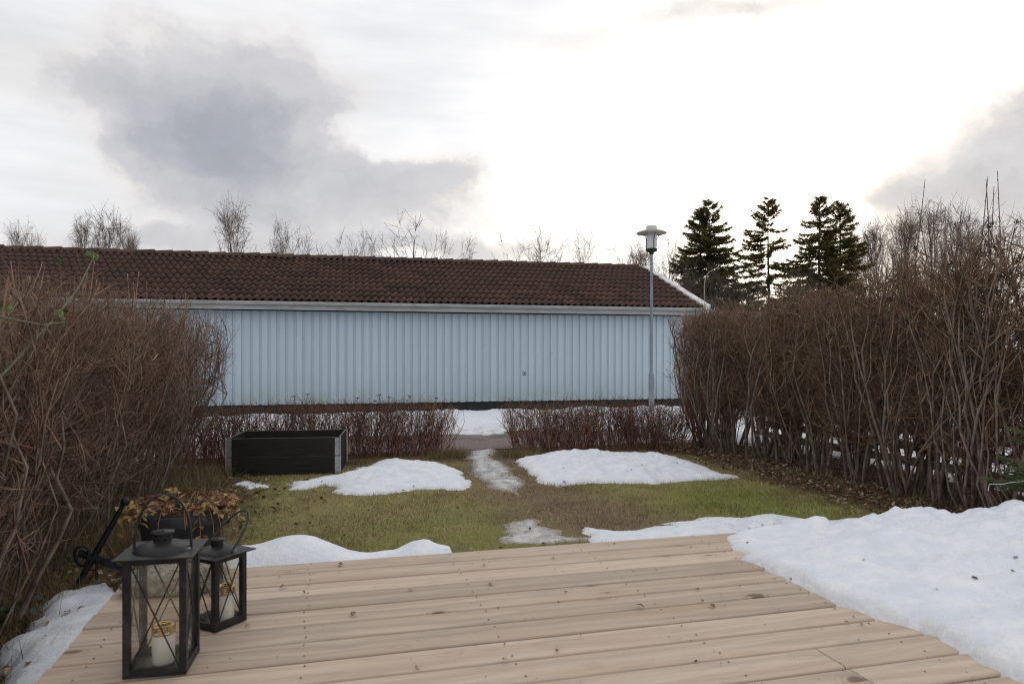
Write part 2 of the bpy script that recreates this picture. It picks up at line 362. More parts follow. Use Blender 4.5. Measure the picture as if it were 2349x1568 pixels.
def blue_panel():
    m, n, p, o = new_mat('blue_panel'); v, r = coords(n); tcw = n.node('ShaderNodeTexCoord')
    f = n.noise(n.vscale(v, (30, 30, 1.2)), 1.5, 6, .6); c = n.mix(n.step(f, .3, .75), (.475, .575, .655), (.535, .632, .708))
    geo = n.node('ShaderNodeNewGeometry'); s = n.node('ShaderNodeSeparateXYZ'); n.l.new(geo.outputs['Position'], s.inputs[0])
    low = n.m('MULTIPLY', n.m('SUBTRACT', 1.0, n.step(s.outputs[2], .25, .75)), n.step(n.noise(geo.outputs['Position'], 1.7, 5, .65), .38, .68))
    c = n.mix(n.m('MULTIPLY', low, .45), c, (.36, .42, .36))                                     # green algae above the plinth
    spot = n.step(n.noise(geo.outputs['Position'], 9, 2, .5), .72, .78); c = n.mix(n.m('MULTIPLY', spot, .35), c, (.28, .30, .30))
    k = n.m('ADD', .965, n.m('MULTIPLY', r, .07)); cc = n.node('ShaderNodeCombineColor')
    for i in range(3): n.l.new(k, cc.inputs[i])
    n.put(p.inputs['Base Color'], n.mix(1.0, c, cc.outputs[0], 'MULTIPLY')); p.inputs['Roughness'].default_value = .6
    p.inputs['Specular IOR Level'].default_value = .25; bump(n, p, f, .15, .003); return m
M['blue'] = blue_panel()

def tile_mat():
    m, n, p, o = new_mat('roof_tile'); v, r = coords(n); geo = n.node('ShaderNodeNewGeometry')
    f = n.noise(geo.outputs['Position'], 22, 6, .65); big = n.noise(geo.outputs['Position'], 1.6, 5, .6)
    c = n.mix(n.step(f, .3, .7), (.048, .026, .021), (.128, .068, .052))
    c = n.mix(n.m('MULTIPLY', n.step(big, .45, .7), .55), c, (.055, .040, .036))
    lich = n.step(n.noise(geo.outputs['Position'], 11, 3, .5), .70, .76); c = n.mix(n.m('MULTIPLY', lich, .4), c, (.20, .18, .15))
    k = n.m('ADD', .72, n.m('MULTIPLY', r, .56)); cc = n.node('ShaderNodeCombineColor')
    for i in range(3): n.l.new(k, cc.inputs[i])
    n.put(p.inputs['Base Color'], n.mix(1.0, c, cc.outputs[0], 'MULTIPLY')); p.inputs['Roughness'].default_value = .75
    p.inputs['Specular IOR Level'].default_value = .3; bump(n, p, f, .4, .004); return m
M['tile'] = tile_mat()

def deck_mat():
    m, n, p, o = new_mat('deck_wood'); v, r = coords(n)
    warp = n.noise(n.vscale(v, (.9, 5, 5)), 2.2, 3, .5, 'Color')
    v2 = n.vadd(v, n.vscale(warp, (.0, .09, .0)))
    g1 = n.noise(n.vscale(v2, (.8, 26, 26)), 1.0, 5, .6); g2 = n.noise(n.vscale(v2, (1.6, 120, 120)), 1.0, 4, .6)
    big = n.noise(n.vscale(v, (.8, 3.5, 3.5)), 1.3, 4, .55); dirt = n.noise(n.vscale(v, (2.0, 6.0, 6.0)), 2.4, 6, .62)
    c = n.mix(n.step(g1, .30, .70), (.445, .338, .255), (.59, .478, .378))
    c = n.mix(n.m('MULTIPLY', n.step(g2, .45, .8), .22), c, (.36, .28, .215))
    c = n.mix(n.m('MULTIPLY', n.step(big, .54, .72), .45), c, (.55, .385, .25))          # warmer, wetter streaks
    c = n.mix(n.m('MULTIPLY', n.step(dirt, .48, .72), .5), c, (.36, .30, .255))        # greyed
    vo = n.node('ShaderNodeTexVoronoi'); n.put(vo.inputs['Vector'], n.vscale(v2, (3.6, 7.2, 0))); vo.inputs['Scale'].default_value = 1.0
    vo.inputs['Randomness'].default_value = 1.0
    d = n.m('ADD', vo.outputs['Distance'], n.m('MULTIPLY', n.m('SUBTRACT', g1, .5), .10))
    pick = n.node('ShaderNodeSeparateColor'); n.l.new(vo.outputs['Color'], pick.inputs[0]); on = n.step(pick.outputs[0], .50, .52)
    ringm = n.m('MULTIPLY', n.m('MULTIPLY', n.m('SUBTRACT', 1.0, n.step(d, .10, .34)), n.m('ADD', .5, n.m('MULTIPLY', n.m('SINE', n.m('MULTIPLY', d, 85.0)), .5))), on)
    c = n.mix(n.m('MULTIPLY', ringm, .42), c, (.25, .165, .105))
    c = n.mix(n.m('MULTIPLY', n.m('MULTIPLY', n.m('SUBTRACT', 1.0, n.step(d, .06, .15)), on), .8), c, (.125, .082, .056))
    sp_ = n.step(n.noise(n.vscale(v, (30, 60, 0)), 1.0, 2, .5), .73, .78); c = n.mix(n.m('MULTIPLY', sp_, .5), c, (.15, .10, .075))
    k = n.m('ADD', .84, n.m('MULTIPLY', r, .27)); cc = n.node('ShaderNodeCombineColor')
    for i in range(3): n.l.new(k, cc.inputs[i])
    n.put(p.inputs['Base Color'], n.mix(1.0, c, cc.outputs[0], 'MULTIPLY'))
    n.put(p.inputs['Roughness'], n.m('ADD', .55, n.m('MULTIPLY', g1, .25))); p.inputs['Specular IOR Level'].default_value = .25
    bump(n, p, n.m('ADD', g1, n.m('MULTIPLY', g2, .5)), .25, .003); return m
M['deck'] = deck_mat()

def snow_mat(name, c1=(.715, .755, .825), c2=(.845, .86, .885), dirty=0.0):
    m, n, p, o = new_mat(name); geo = n.node('ShaderNodeNewGeometry'); P = geo.outputs['Position']
    f = n.noise(P, 9, 6, .62); fine = n.noise(P, 160, 3, .7); mid = n.noise(P, 38, 4, .6)
    c = n.mix(n.step(f, .3, .7), c1, c2)
    if dirty: c = n.mix(n.m('MULTIPLY', n.step(n.noise(P, 5, 6, .7), .42, .66), dirty), c, (.30, .24, .20))
    c = n.mix(n.m('MULTIPLY', n.step(n.noise(P, 34, 5, .7), .56, .74), .16), c, (.34, .29, .25))
    a = n.node('ShaderNodeAttribute'); a.attribute_name = 'edge'                                  # thawed icy rim
    ice = n.m('MULTIPLY', a.outputs['Fac'], n.step(n.noise(P, 24, 4, .6), .28, .6))
    c = n.mix(n.m('MULTIPLY', ice, .55), c, (.55, .53, .50))
    n.put(p.inputs['Base Color'], c); n.put(p.inputs['Roughness'], n.m('SUBTRACT', .72, n.m('MULTIPLY', ice, .5)))
    p.inputs['Specular IOR Level'].default_value = .35
    hgt = n.m('ADD', n.m('ADD', n.m('MULTIPLY', fine, .25), mid), n.m('MULTIPLY', f, 1.5)); bump(n, p, hgt, .55, .014); return m
M['snow'] = snow_mat('snow'); M['snow_dirty'] = snow_mat('snow_dirty', dirty=.6)

def ice_mat():
    m, n, p, o = new_mat('ice'); geo = n.node('ShaderNodeNewGeometry'); P = geo.outputs['Position']
    f = n.noise(P, 7, 6, .65); g = n.noise(P, 45, 4, .65)
    c = n.mix(n.step(f, .36, .62), (.30, .275, .25), (.60, .60, .60)); c = n.mix(n.m('MULTIPLY', n.step(g, .55, .7), .35), c, (.22, .17, .13))
    n.put(p.inputs['Base Color'], c); n.put(p.inputs['Roughness'], n.m('ADD', .22, n.m('MULTIPLY', g, .3))); p.inputs['Specular IOR Level'].default_value = .5
    bump(n, p, n.m('ADD', f, n.m('MULTIPLY', g, .4)), .5, .012)
    ea = n.node('ShaderNodeAttribute'); ea.attribute_name = 'edge'; n.put(p.inputs['Base Color'], n.mix(n.m('MULTIPLY', n.step(n.m('ADD', ea.outputs['Fac'], n.m('MULTIPLY', n.m('SUBTRACT', g, .5), .9)), .3, .8), .8), c, (.19, .145, .105))); return m
M['ice'] = ice_mat()

def glass_mat():
    m, n, p, o = new_mat('dusty_glass'); v, r = coords(n)
    tr = n.node('ShaderNodeBsdfTransparent'); tr.inputs[0].default_value = (.965, .96, .935, 1)
    gl = n.node('ShaderNodeBsdfGlossy'); gl.inputs['Roughness'].default_value = .03
    di = n.node('ShaderNodeBsdfDiffuse'); di.inputs[0].default_value = (.42, .39, .33, 1)
    fr = n.node('ShaderNodeLayerWeight'); fr.inputs['Blend'].default_value = .5
    s1 = n.node('ShaderNodeMixShader'); n.put(s1.inputs[0], n.m('ADD', .03, n.m('MULTIPLY', n.m('POWER', fr.outputs['Facing'], 4.0), .7))); n.l.new(tr.outputs[0], s1.inputs[1]); n.l.new(gl.outputs[0], s1.inputs[2])
    dust = n.m('ADD', .035, n.m('MULTIPLY', n.step(n.noise(v, 14, 5, .65), .42, .75), .12))
    s2 = n.node('ShaderNodeMixShader'); n.put(s2.inputs[0], dust); n.l.new(s1.outputs[0], s2.inputs[1]); n.l.new(di.outputs[0], s2.inputs[2])
    n.n.remove(p); n.l.new(s2.outputs[0], o.inputs[0]); return m
M['glass'] = glass_mat()

# ================================================================== the setting
def grid_mesh(name, x0, x1, y0, y1, res, zf, attrs=None, keep=None, frame=uv):
    nx, ny = int((x1 - x0) / res) + 1, int((y1 - y0) / res) + 1
    A, B = np.meshgrid(np.linspace(x0, x1, nx), np.linspace(y0, y1, ny), indexing='ij')
    X, Y = frame(A, B) if frame else (A, B)
    Zv = zf(A, B, X, Y); idx = np.arange(nx * ny).reshape(nx, ny)
    Fq = np.stack([idx[:-1, :-1], idx[1:, :-1], idx[1:, 1:], idx[:-1, 1:]], -1).reshape(-1, 4)
    V = np.stack([X, Y, Zv], -1).reshape(-1, 3); at = {k: f(A, B, X, Y).reshape(-1, *f(A, B, X, Y).shape[2:]) for k, f in (attrs or {}).items()}
    if keep is not None:
        kk = keep.ravel()[Fq].any(1); Fq = Fq[kk]; used = np.unique(Fq); rm = np.full(len(V), -1); rm[used] = np.arange(len(used))
        V = V[used]; Fq = rm[Fq]; at = {k: a[used] for k, a in at.items()}
    return mesh_np(name, V, Fq, True, at)

# ground sheet to the horizon
me = mesh_np('ground', [(-900, -200, -.05), (900, -200, -.05), (900, 1600, -.05), (-900, 1600, -.05)], [(0, 1, 2, 3)])
tag(part('ground', me, M['field']), kind='structure')

def lawn_col(u, v):
    n1 = fbm(u * 1.3, v * 1.3, 4, 3); n2 = fbm(u * 5, v * 5, 3, 9)
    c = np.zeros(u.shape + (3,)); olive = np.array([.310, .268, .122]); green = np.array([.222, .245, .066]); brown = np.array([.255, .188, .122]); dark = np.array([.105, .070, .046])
    g = smooth01(n1 + .5 * n2, -.25, .35) * .7; g = np.maximum(g, np.exp(-((u - 3.55) / .85) ** 2 - ((v - 5.4) / .9) ** 2) * 1.1)
    g = np.clip(g, 0, 1)[..., None]; c = olive * (1 - g) + green * g
    pc = 1.95 + .12 * np.sin(v * 1.7) - .06 * (v - 6)
    b = np.clip(np.exp(-((u - pc) / .62) ** 2) * 1.0 + .35 * n1 + .3 * n2, 0, 1)[..., None]; c = c * (1 - b) + brown * b
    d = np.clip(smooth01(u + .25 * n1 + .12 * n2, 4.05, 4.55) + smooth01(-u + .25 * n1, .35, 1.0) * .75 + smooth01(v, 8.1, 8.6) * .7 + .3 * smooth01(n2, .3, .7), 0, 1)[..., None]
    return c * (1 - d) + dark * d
zl = lambda u, v, X, Y: .016 * fbm(u * 1.5, v * 1.5, 3, 5) + .006 * fbm(u * 9, v * 9, 2, 6)
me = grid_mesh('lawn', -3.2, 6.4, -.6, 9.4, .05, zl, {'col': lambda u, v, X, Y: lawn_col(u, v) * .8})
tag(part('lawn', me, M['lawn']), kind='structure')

me = grid_mesh('gravel_path', -16, 16, 9.3, 12.2, .08, lambda u, v, X, Y: .008 + .014 * fbm(u * 2, v * 3, 4, 2))
tag(part('gravel_path', me, M['gravel']), kind='structure')
me = grid_mesh('garden_path', 1.55, 2.35, 8.2, 9.5, .04, lambda u, v, X, Y: .004 + .018 * fbm(u * 2, v * 3, 4, 2) - .05 * smooth01(np.abs(u - 1.95), .24, .4))
tag(part('garden_path', me, M['gravel']), kind='structure')
me = grid_mesh('grass_verge', -16, 9, 12.0, 15.6, .12, lambda u, v, X, Y: .004 + .03 * fbm(u * 1.4, v * 1.4, 3, 8), {'col': lambda u, v, X, Y: np.broadcast_to(np.array([.055, .075, .022]), u.shape + (3,)) * (1 + .5 * fbm(u * 2, v * 2, 3, 4))[..., None]})
tag(part('grass_verge', me, M['lawn']), kind='structure')

def snow(name, poly, hmax, wid, res=.04, base=None, bumpy=.02, wig=.085, wf=3.4, mat='snow', label=None, edge=.09, thick=None, sharp=.9, rim=.12):
    P = np.array(poly); x0, y0 = P.min(0) - .15; x1, y1 = P.max(0) + .15
    nx, ny = int((x1 - x0) / res) + 1, int((y1 - y0) / res) + 1
    A, B = np.meshgrid(np.linspace(x0, x1, nx), np.linspace(y0, y1, ny), indexing='ij')
    sd = sdist(A, B, poly) + wig * fbm(A * wf, B * wf, 4, 21) + wig * .5 * fbm(A * wf * 5, B * wf * 5, 4, 31)
    t = np.clip(sd / wid, 0, 1); prof = rim * np.clip(sd / .035, 0, 1) ** .6 + (1 - rim) * (1 - (1 - t) ** 2) ** sharp
    th = hmax if thick is None else thick(A, B)
    bz = base(A, B) if base else 0.0
    lump = bumpy * (1.2 * fbm(A * 3.2, B * 3.2, 3, 40) + 1.0 * fbm(A * 8, B * 8, 4, 44) - .9 * np.abs(fbm(A * 5, B * 5, 3, 47)) + .35 * fbm(A * 24, B * 24, 2, 51) + .5 * fbm(A * 13, B * 13, 3, 57)) * np.clip(sd / (wid * .8), 0, 1)
    Zv = bz + np.where(sd > 0, th * prof + lump, np.maximum(sd * 1.2, -.09))
    ed = np.clip(1 - sd / edge, 0, 1)
    me = grid_mesh(name, x0, x1, y0, y1, res, lambda *a: Zv, {'edge': lambda *a: ed}, keep=sd > -.06, frame=None) if True else None
    o = part(name, me, M[mat]); return tag(o, label, None, None, 'structure')

# lawn patches (outlines read from the photograph, laid on the ground)
snow('snow', [Z3(*p) for p in ((560, 800), (700, 785), (900, 745), (1060, 715), (1015, 690))] + [Z3(*p, .09) for p in ((1100, 635), (1200, 600), (1340, 580), (1480, 598), (1640, 603), (1780, 655))] +
     [Z3(*p) for p in ((1800, 725), (1865, 830), (1790, 850), (1640, 840), (1450, 850), (1300, 870), (1130, 890), (960, 885), (890, 860), (930, 825), (840, 815), (700, 840), (600, 845), (625, 825))],
     .09, .6, .022, bumpy=.042, label='melting snow patch on the lawn between the raised bed and the icy path')
snow('snow', [Z3(*p) for p in ((200, 812), (280, 790), (375, 808), (480, 828), (440, 842), (370, 832), (300, 848), (270, 828))], .03, .06, .02, wig=.04, bumpy=.008, edge=.02, label='thin last scraps of snow on the leaf-strewn lawn')
snow('snow', [Z4(*p) for p in ((460, 645), (520, 600))] + [Z4(*p, .09) for p in ((560, 570), (640, 553), (900, 548), (1200, 553), (1420, 548), (1660, 598), (1900, 685))] +
     [Z4(*p) for p in ((2055, 757), (1850, 772), (1640, 790), (1420, 810), (1040, 805), (880, 800), (740, 820), (620, 800), (560, 740), (530, 705))],
     .10, .55, .022, bumpy=.042, label='broad snow patch strewn with seeds before the right low hedge')
# ridge of cleared snow along the deck's far edge, left of the worn track
tab = np.array([(535, 1262), (547, 1258), (578, 1254), (611, 1243), (648, 1233), (697, 1231), (727, 1236), (756, 1246), (799, 1264), (849, 1271), (908, 1264), (941, 1249), (977, 1243), (997, 1253), (1030, 1261), (1042, 1290)])
VR = 3.58; us, zs = [], []
for px, py in tab:
    k = (px - CX) / F; Yd = VR / (UX - UY * k); us.append(UX * k * Yd + UY * Yd); zs.append(H - (py - HY) * Yd / F)
us, zs = np.array(us), np.array(zs)
def ridge_z(u, v, X, Y):
    pk = np.interp(u + .02 * fbm(v * 6, u * 6, 2, 3), np.concatenate([[us[0] - .5], us, [us[-1] + .08]]), np.concatenate([[.12], zs, [-.05]]))
    q = (v - VR) / np.where(v < VR, .42, .20); z = pk * np.exp(-np.abs(q) ** 2.2) + .012 - .035 * smooth01(np.abs(q), 1.0, 1.8)
    return z + .012 * fbm(u * 7, v * 7, 3, 12) * smooth01(z, 0, .1) + .02 * fbm(u * 2.5, v * 3, 2, 14) * smooth01(z, 0.05, .2)
me = grid_mesh('snow', us[0] - .5, us[-1] + .25, 3.0, 4.25, .025, ridge_z, {'edge': lambda u, v, X, Y: np.clip(1 - ridge_z(u, v, X, Y) / .05, 0, 1) * .5})
tag(part('snow', me, M['snow']), 'ridge of shovelled snow along the far edge of the deck', kind='structure')

# snow lying over the right part of the deck and down onto the lawn
front = [Z7(*p, DECK_Z) for p in ((530, 252), (470, 277), (445, 300), (470, 335), (500, 360), (570, 380), (600, 410), (600, 430), (650, 457), (720, 497), (800, 542), (840, 582), (920, 607), (970, 642), (1050, 672), (1130, 712), (1200, 742), (1350, 792), (1450, 832), (1600, 862), (1650, 887), (1750, 922), (1850, 987), (1980, 1042), (2100, 1112), (2200, 1142), (2300, 1197), (2349, 1226))]
front += [uv(2.15, 1.25), uv(2.4, .8), uv(5.0, .8)]
far = [uv(5.0, 4.0), uv(4.6, 4.35)] + [Z7(a, b + 2, .06) for a, b in ((1450, 98), (1300, 120), (1160, 132), (960, 130), (830, 110), (740, 95))]
lawnside = [Z4(*p, .04) for p in ((2130, 990), (2000, 1012), (1870, 1006), (1740, 1010), (1560, 1030), (1430, 1046), (1520, 1056), (1400, 1066), (1280, 1090), (1180, 1099), (1090, 1085), (990, 1075), (940, 1064), (905, 1105), (960, 1135), (930, 1150))] + [uv(1.55, 3.33), uv(1.75, 3.25)]
U_EDGE = to_uv(*Z7(530, 252, DECK_Z))[0]
def snow_base(x, y):
    u, v = to_uv(x, y); over = smooth01(u, U_EDGE - .08, U_EDGE + .35)
    return np.where(v < DECK_V + .005, DECK_Z, DECK_Z * over * (1 - smooth01(v, DECK_V, DECK_V + .55)))
def snow_thick(x, y):
    u, v = to_uv(x, y); t = .125 + .035 * fbm(u * 1.1, v * 1.1, 3, 66) + .02 * smooth01(u, 2, 3.5)
    t = t * (.22 + .85 * smooth01(DECK_V - v, -.05, .8)); k = smooth01(u, U_EDGE - .15, U_EDGE + .45)
    return np.where(v > DECK_V, .07 + (t - .07) * k * (1 - smooth01(v, DECK_V, DECK_V + .4)), t)
snow('snow', front + far + lawnside, .11, .7, .018, snow_base, .046, .05, 3.2, rim=.14, label='thick wet snow covering the right half of the deck', edge=.07, thick=snow_thick)
# beside the deck, left
snow('snow', [Z1(*p) for p in ((815, 880), (640, 945), (480, 990), (300, 1040), (290, 1080), (250, 1130), (150, 1210), (120, 1280), (150, 1310), (70, 1370), (50, 1440), (90, 1470), (60, 1530), (40, 1700))] + [uv(-.55, 1.6), uv(-.55, 3.2)],
     .10, .14, .025, label='strip of snow beside the left end of the deck', bumpy=.02, edge=.03)
# ice on the worn track
for nm, pts, lb in (('ice', ((105, 575), (290, 560), (330, 590), (300, 615), (420, 690), (500, 760), (512, 800), (480, 840), (512, 890), (430, 880), (330, 850), (240, 832), (262, 800), (170, 765), (130, 690)), 'grey trodden ice on the path between the two low hedges'),
                ('ice', ((545, 1035), (640, 1055), (650, 1085), (780, 1130), (760, 1165), (840, 1175), (990, 1172), (960, 1200), (800, 1215), (580, 1240), (340, 1250), (295, 1185), (355, 1155), (360, 1080)), 'dirty sheet of ice at the foot of the deck')):
    snow(nm, [Z4(*p) for p in pts], 0.022, .2, .02, bumpy=.010, wig=.08, wf=4, mat='ice', label=lb, edge=.16)
# banks along the gravel path, and the neighbours' gardens seen through the hedges
def strip(u0, u1, v0, v1, n=16): return [uv(u0 + (u1 - u0) * i / n, v0 + .18 * math.sin(i * 1.7) + .1 * math.sin(i * 4.1)) for i in range(n + 1)] + [uv(u1 + (u0 - u1) * i / n, v1 + .15 * math.sin(i * 2.3)) for i in range(n + 1)]
snow('snow', strip(-15, 9, 11.75, 14.55, 40), .15, .5, .09, bumpy=.04, wig=.2, wf=1.2, mat='snow', edge=.2, label='long snowbank between the gravel path and the blue garage')
snow('snow', strip(-15, 9, 11.25, 12.05, 40), .05, .3, .07, bumpy=.03, wig=.25, wf=1.6, mat='snow_dirty', edge=.2, label='dirty gravelly snow at the edge of the gravel path')
snow('snow', [uv(*p) for p in ((-9, 1.5), (-2.75, 1.5), (-2.6, 4), (-2.75, 7), (-2.6, 9.0), (-9, 9.1))], .12, .4, .10, label='snow in the garden behind the left tall hedge')
snow('snow', [uv(*p) for p in ((6.0, 1.5), (15, 1.5), (24, 13.5), (9.2, 14), (7.5, 11.8), (5.3, 11.2), (5.1, 9.6), (6.0, 8.5), (6.1, 5))], .13, .4, .12, label='snow in the garden behind the right tall hedge')

# ================================================================== deck
deck = thing('wooden_deck', 'weathered pale wooden terrace deck of long parallel boards', 'deck', (0, 0, 0), TH)
def board_mesh(L, wd=.1358, th=.028, b=.006):
    prof = [(-wd / 2 + b, -th), (wd / 2 - b, -th), (wd / 2, -th + b), (wd / 2, -b), (wd / 2 - b * .4, -b * .3), (wd / 2 - b * 1.4, 0), (-wd / 2 + b * 1.4, 0), (-wd / 2 + b * .4, -b * .3), (-wd / 2, -b), (-wd / 2, -th + b)]
    n = len(prof); V = [(x, y, z) for x in (0, L) for y, z in prof]
    me = bpy.data.meshes.new('deck_board'); me.from_pydata(V, [], [(k, k + n, (k + 1) % n + n, (k + 1) % n) for k in range(n)] + [tuple(range(n)), tuple(range(2 * n - 1, n - 1, -1))])
    me.materials.append(M['deck']); return me
JU = 1.45
full = board_mesh(DECK_U1 - DECK_U0); bl = board_mesh(JU - DECK_U0 - .0015); br = board_mesh(DECK_U1 - JU - .0015)
for r in range(25):
    vc = DECK_V - .0715 - .147 * r; dz = random.uniform(-.0012, .0012); ru = random.uniform(-.004, .004)
    if r < 9: part('deck_board', full, None, deck, (DECK_U0 + ru, vc + random.uniform(-.001, .001), DECK_Z + dz))
    else:
        part('deck_board', bl, None, deck, (DECK_U0 + ru, vc + random.uniform(-.001, .001), DECK_Z + dz))
        part('deck_board', br, None, deck, (JU + .0015, vc + random.uniform(-.001, .001), DECK_Z + random.uniform(-.0012, .0012)))
scm = MB().lathe([(.0034, .0), (.0032, .0005), (.0021, .0003), (.0019, -.0012), (.0003, -.0012)], 8).mesh('screw'); scm.materials.append(M['screw'])
for r in range(13):
    for k in range(9):
        for sd_ in (-.042, .042): part('screw', scm, None, deck, (DECK_U0 + .10 + k * .605 + random.uniform(-.008, .008), DECK_V - .0715 - .147 * r + sd_ + random.uniform(-.005, .005), DECK_Z + .0013))
for k in range(9):
    x = DECK_U0 + .08 + k * .605
    MB().box(x, x + .045, DECK_V - 3.6, DECK_V - .06, DECK_Z - .175, DECK_Z - .032).build('joist', M['joist'], deck)
MB().box(DECK_U0 + .03, DECK_U1 - .03, DECK_V - .05, DECK_V - .022, DECK_Z - .16, DECK_Z - .031).build('fascia_board', M['joist'], deck)
MB().box(DECK_U0 + .025, DECK_U0 + .053, DECK_V - 3.6, DECK_V - .055, DECK_Z - .16, DECK_Z - .031).build('fascia_board', M['joist'], deck)
for k in range(6):
    for vv in (3.0, 1.4, -.2): MB().box(DECK_U0 + .2 + k * .9, DECK_U0 + .3 + k * .9, vv - .05, vv + .05, -.05, DECK_Z - .176).build('deck_post', M['joist'], deck)

# ================================================================== blue garage
GA = R(13.0); GX, GY = -.717, 15.7
gar = thing('garage', 'long low pale blue panelled garage with brown wavy tiled roof', 'garage', (GX, GY, 0), GA)
S0, S1 = -11.4, 5.22; WX0, WX1 = -11.1, 4.85; DEP = 6.2; EY, EZ = -.36, 2.36; RY, RZ = 3.1, 3.69
slope = math.atan2(RZ - EZ, RY - EY); SL = math.hypot(RZ - EZ, RY - EY)
b = MB()
pf = [(.0, .24), (DEP, .24), (DEP, 2.21), (RY, 2.21 + (RY) * math.tan(slope) * .96), (.0, 2.21)]
V = [(x, y, z) for x in (WX0, WX1) for y, z in pf]
b.add(V, [(0, 1, 2, 3, 4), (9, 8, 7, 6, 5)] + [(k, k + 5, (k + 1) % 5 + 5, (k + 1) % 5) for k in range(5)]); b.build('wall', M['blue'], gar)
me = MB().box(-.0575, .0575, -.024, .0, .232, 2.212, .003).mesh('wall_board'); me.materials.append(M['blue'])
nb = int((WX1 - WX0) / .172)
for k in range(nb): part('wall_board', me, None, gar, (WX0 + .06 + k * .172, -.001, random.uniform(-.004, .004)))
mg = MB().box(0, .024, -.0575, .0575, .232, 2.20, .003).mesh('wall_board'); mg.materials.append(M['blue'])
for k in range(35): part('wall_board', mg, None, gar, (WX1 + .001, .09 + k * .172, 0))
MB().box(WX0 - .01, WX1 + .015, .03, DEP, -.05, .239).build('plinth', M['plinth'], gar)
MB().box(S0, S1 - .02, EY + .08, -.001, 2.214, 2.226).build('soffit', M['eave_black'], gar)  # shade under the eaves is painted in with a near-black colour
MB().tube([(S0, -.035, 2.19), (-4, -.035, 2.185), (0, -.035, 2.18), (WX1 - .05, -.035, 2.185)], .012, 6).build('cable', M['eave_black'], gar)
MB().box(S0, S1 - .01, EY + .055, EY + .08, 2.185, 2.325).build('fascia_board', M['gutter'], gar)
g = MB(); n = 10; prof = [(-.058 * math.cos(math.pi * i / n), -.062 * math.sin(math.pi * i / n)) for i in range(n + 1)]; prof2 = [(y * .93, z * .93 + .001) for y, z in prof[::-1]]
ring = prof + prof2; m_ = len(ring)
g.add([(x, EY - .008 + y, 2.338 + z) for x in (S0, S1 + .03) for y, z in ring], [(k, k + m_, (k + 1) % m_ + m_, (k + 1) % m_) for k in range(m_)], True)
g.add([(S1 + .03, EY - .008 + y, 2.338 + z) for y, z in prof], [tuple(range(n + 1))]); g.tube([(S0, EY - .066, 2.34), (S1 + .03, EY - .066, 2.34)], .008, 6)
g.build('gutter', M['gutter'], gar)
me = MB().add([(x, -.008 + y * 1.08, z * 1.08) for x in (-.014, .014) for y, z in prof], [(k, k + 1, k + 12, k + 11) for k in range(10)]).box(-.014, .014, -.075, -.062, -.004, .014).mesh('gutter_bracket'); me.materials.append(M['gutter'])
for k in range(24): part('gutter_bracket', me, None, gar, (S0 + .3 + k * .72, EY, 2.338))
# roof slabs under the tiles
b = MB(); off = .012
b.add([(x, y, z) for x in (S0, S1) for y, z in ((EY + .02, EZ - .03), (RY, RZ - .035), (2 * RY - EY, EZ - .03), (2 * RY - EY, EZ - .08), (RY, RZ - .10), (EY + .02, EZ - .08))], [(k, k + 6, (k + 1) % 6 + 6, (k + 1) % 6) for k in range(6)] + [tuple(range(6)), tuple(range(11, 5, -1))])
b.build('roof_deck', M['brown_board'], gar)
TW, TL = .30, SL / 10.0
def tile_arrays():
    nx = 14; V = []
    for x in range(nx + 1):
        q = x / nx * 2; ph = 2 * math.pi * q; wz = .031 * math.sin(ph - .5 * math.sin(ph))
        V.append((x / nx * TW, wz))
    P = [(x, 0, z + .058) for x, z in V] + [(x, TL * 1.12, z + .014) for x, z in V] + [(x, .004, z + .030) for x, z in V]
    n = nx + 1
    return np.array(P), np.array([(k, k + 1, n + k + 1, n + k) for k in range(nx)] + [(2 * n + k, 2 * n + k + 1, k + 1, k) for k in range(nx)])
TV, TF = tile_arrays(); tme = mesh_np('roof_tile', TV, TF, True); tme.materials.append(M['tile'])
rot = Matrix.Rotation(slope, 3, 'X'); ncol = int((S1 - .02 - S0) / TW); spots = []
for r in range(10):
    for c in range(ncol):
        p = (S1 - .02 - (c + 1) * TW, EY + r * TL * math.cos(slope), EZ - .012 + r * TL * math.sin(slope))
        wx = GX + math.cos(GA) * p[0] - math.sin(GA) * p[1]; wy = GY + math.sin(GA) * p[0] + math.cos(GA) * p[1]
        px = CX + wx / wy * F; spots.append((0 if 380 < px < 1640 else 1, wy, p))
spots.sort(key=lambda s: s[:2])
for k, (_, _, p) in enumerate(spots[:300]):
    part('roof_tile', tme, None, gar, (p[0], p[1], p[2] + random.uniform(-.003, .003)), (slope + random.uniform(-.006, .006), random.uniform(-.006, .006), random.uniform(-.005, .005)))
RM = np.array(rot)
V, Fc = join([(TV @ RM.T + np.array(p) + np.array([0, 0, random.uniform(-.003, .003)]), TF) for _, _, p in spots[300:]])
tag(part('roof_tiles', mesh_np('roof_tiles', V, Fc, True), M['tile'], gar), kind='stuff')
# far slope: plain run of the same tiles
V, Fc = join([(np.array([S0 + k * TW * 4, 0, 0]) + np.stack([np.array([0, TW * 4, TW * 4, 0]), np.array([RY, RY, 2 * RY - EY, 2 * RY - EY]), np.array([RZ, RZ, EZ, EZ]) + .01], 1), np.array([[0, 1, 2, 3]])) for k in range(14)])
tag(part('far_roof_slope', mesh_np('far_roof_slope', V, Fc), M['tile'], gar), kind='stuff')
rd = MB()
for z0 in (0, -.016):
    rd.add([(x, (.115 + x * .075 + z0) * math.cos(math.pi * i / 10), (.085 + x * .075 + z0) * math.sin(math.pi * i / 10)) for x in (0, .44) for i in range(11)], [(k, k + 1, k + 12, k + 11) for k in range(10)], True)
rd.add([(.44, (.148 + z0) * math.cos(math.pi * i / 10), (.118 + z0) * math.sin(math.pi * i / 10)) for z0 in (0, -.03) for i in range(11)], [(k, k + 1, k + 12, k + 11) for k in range(10)])
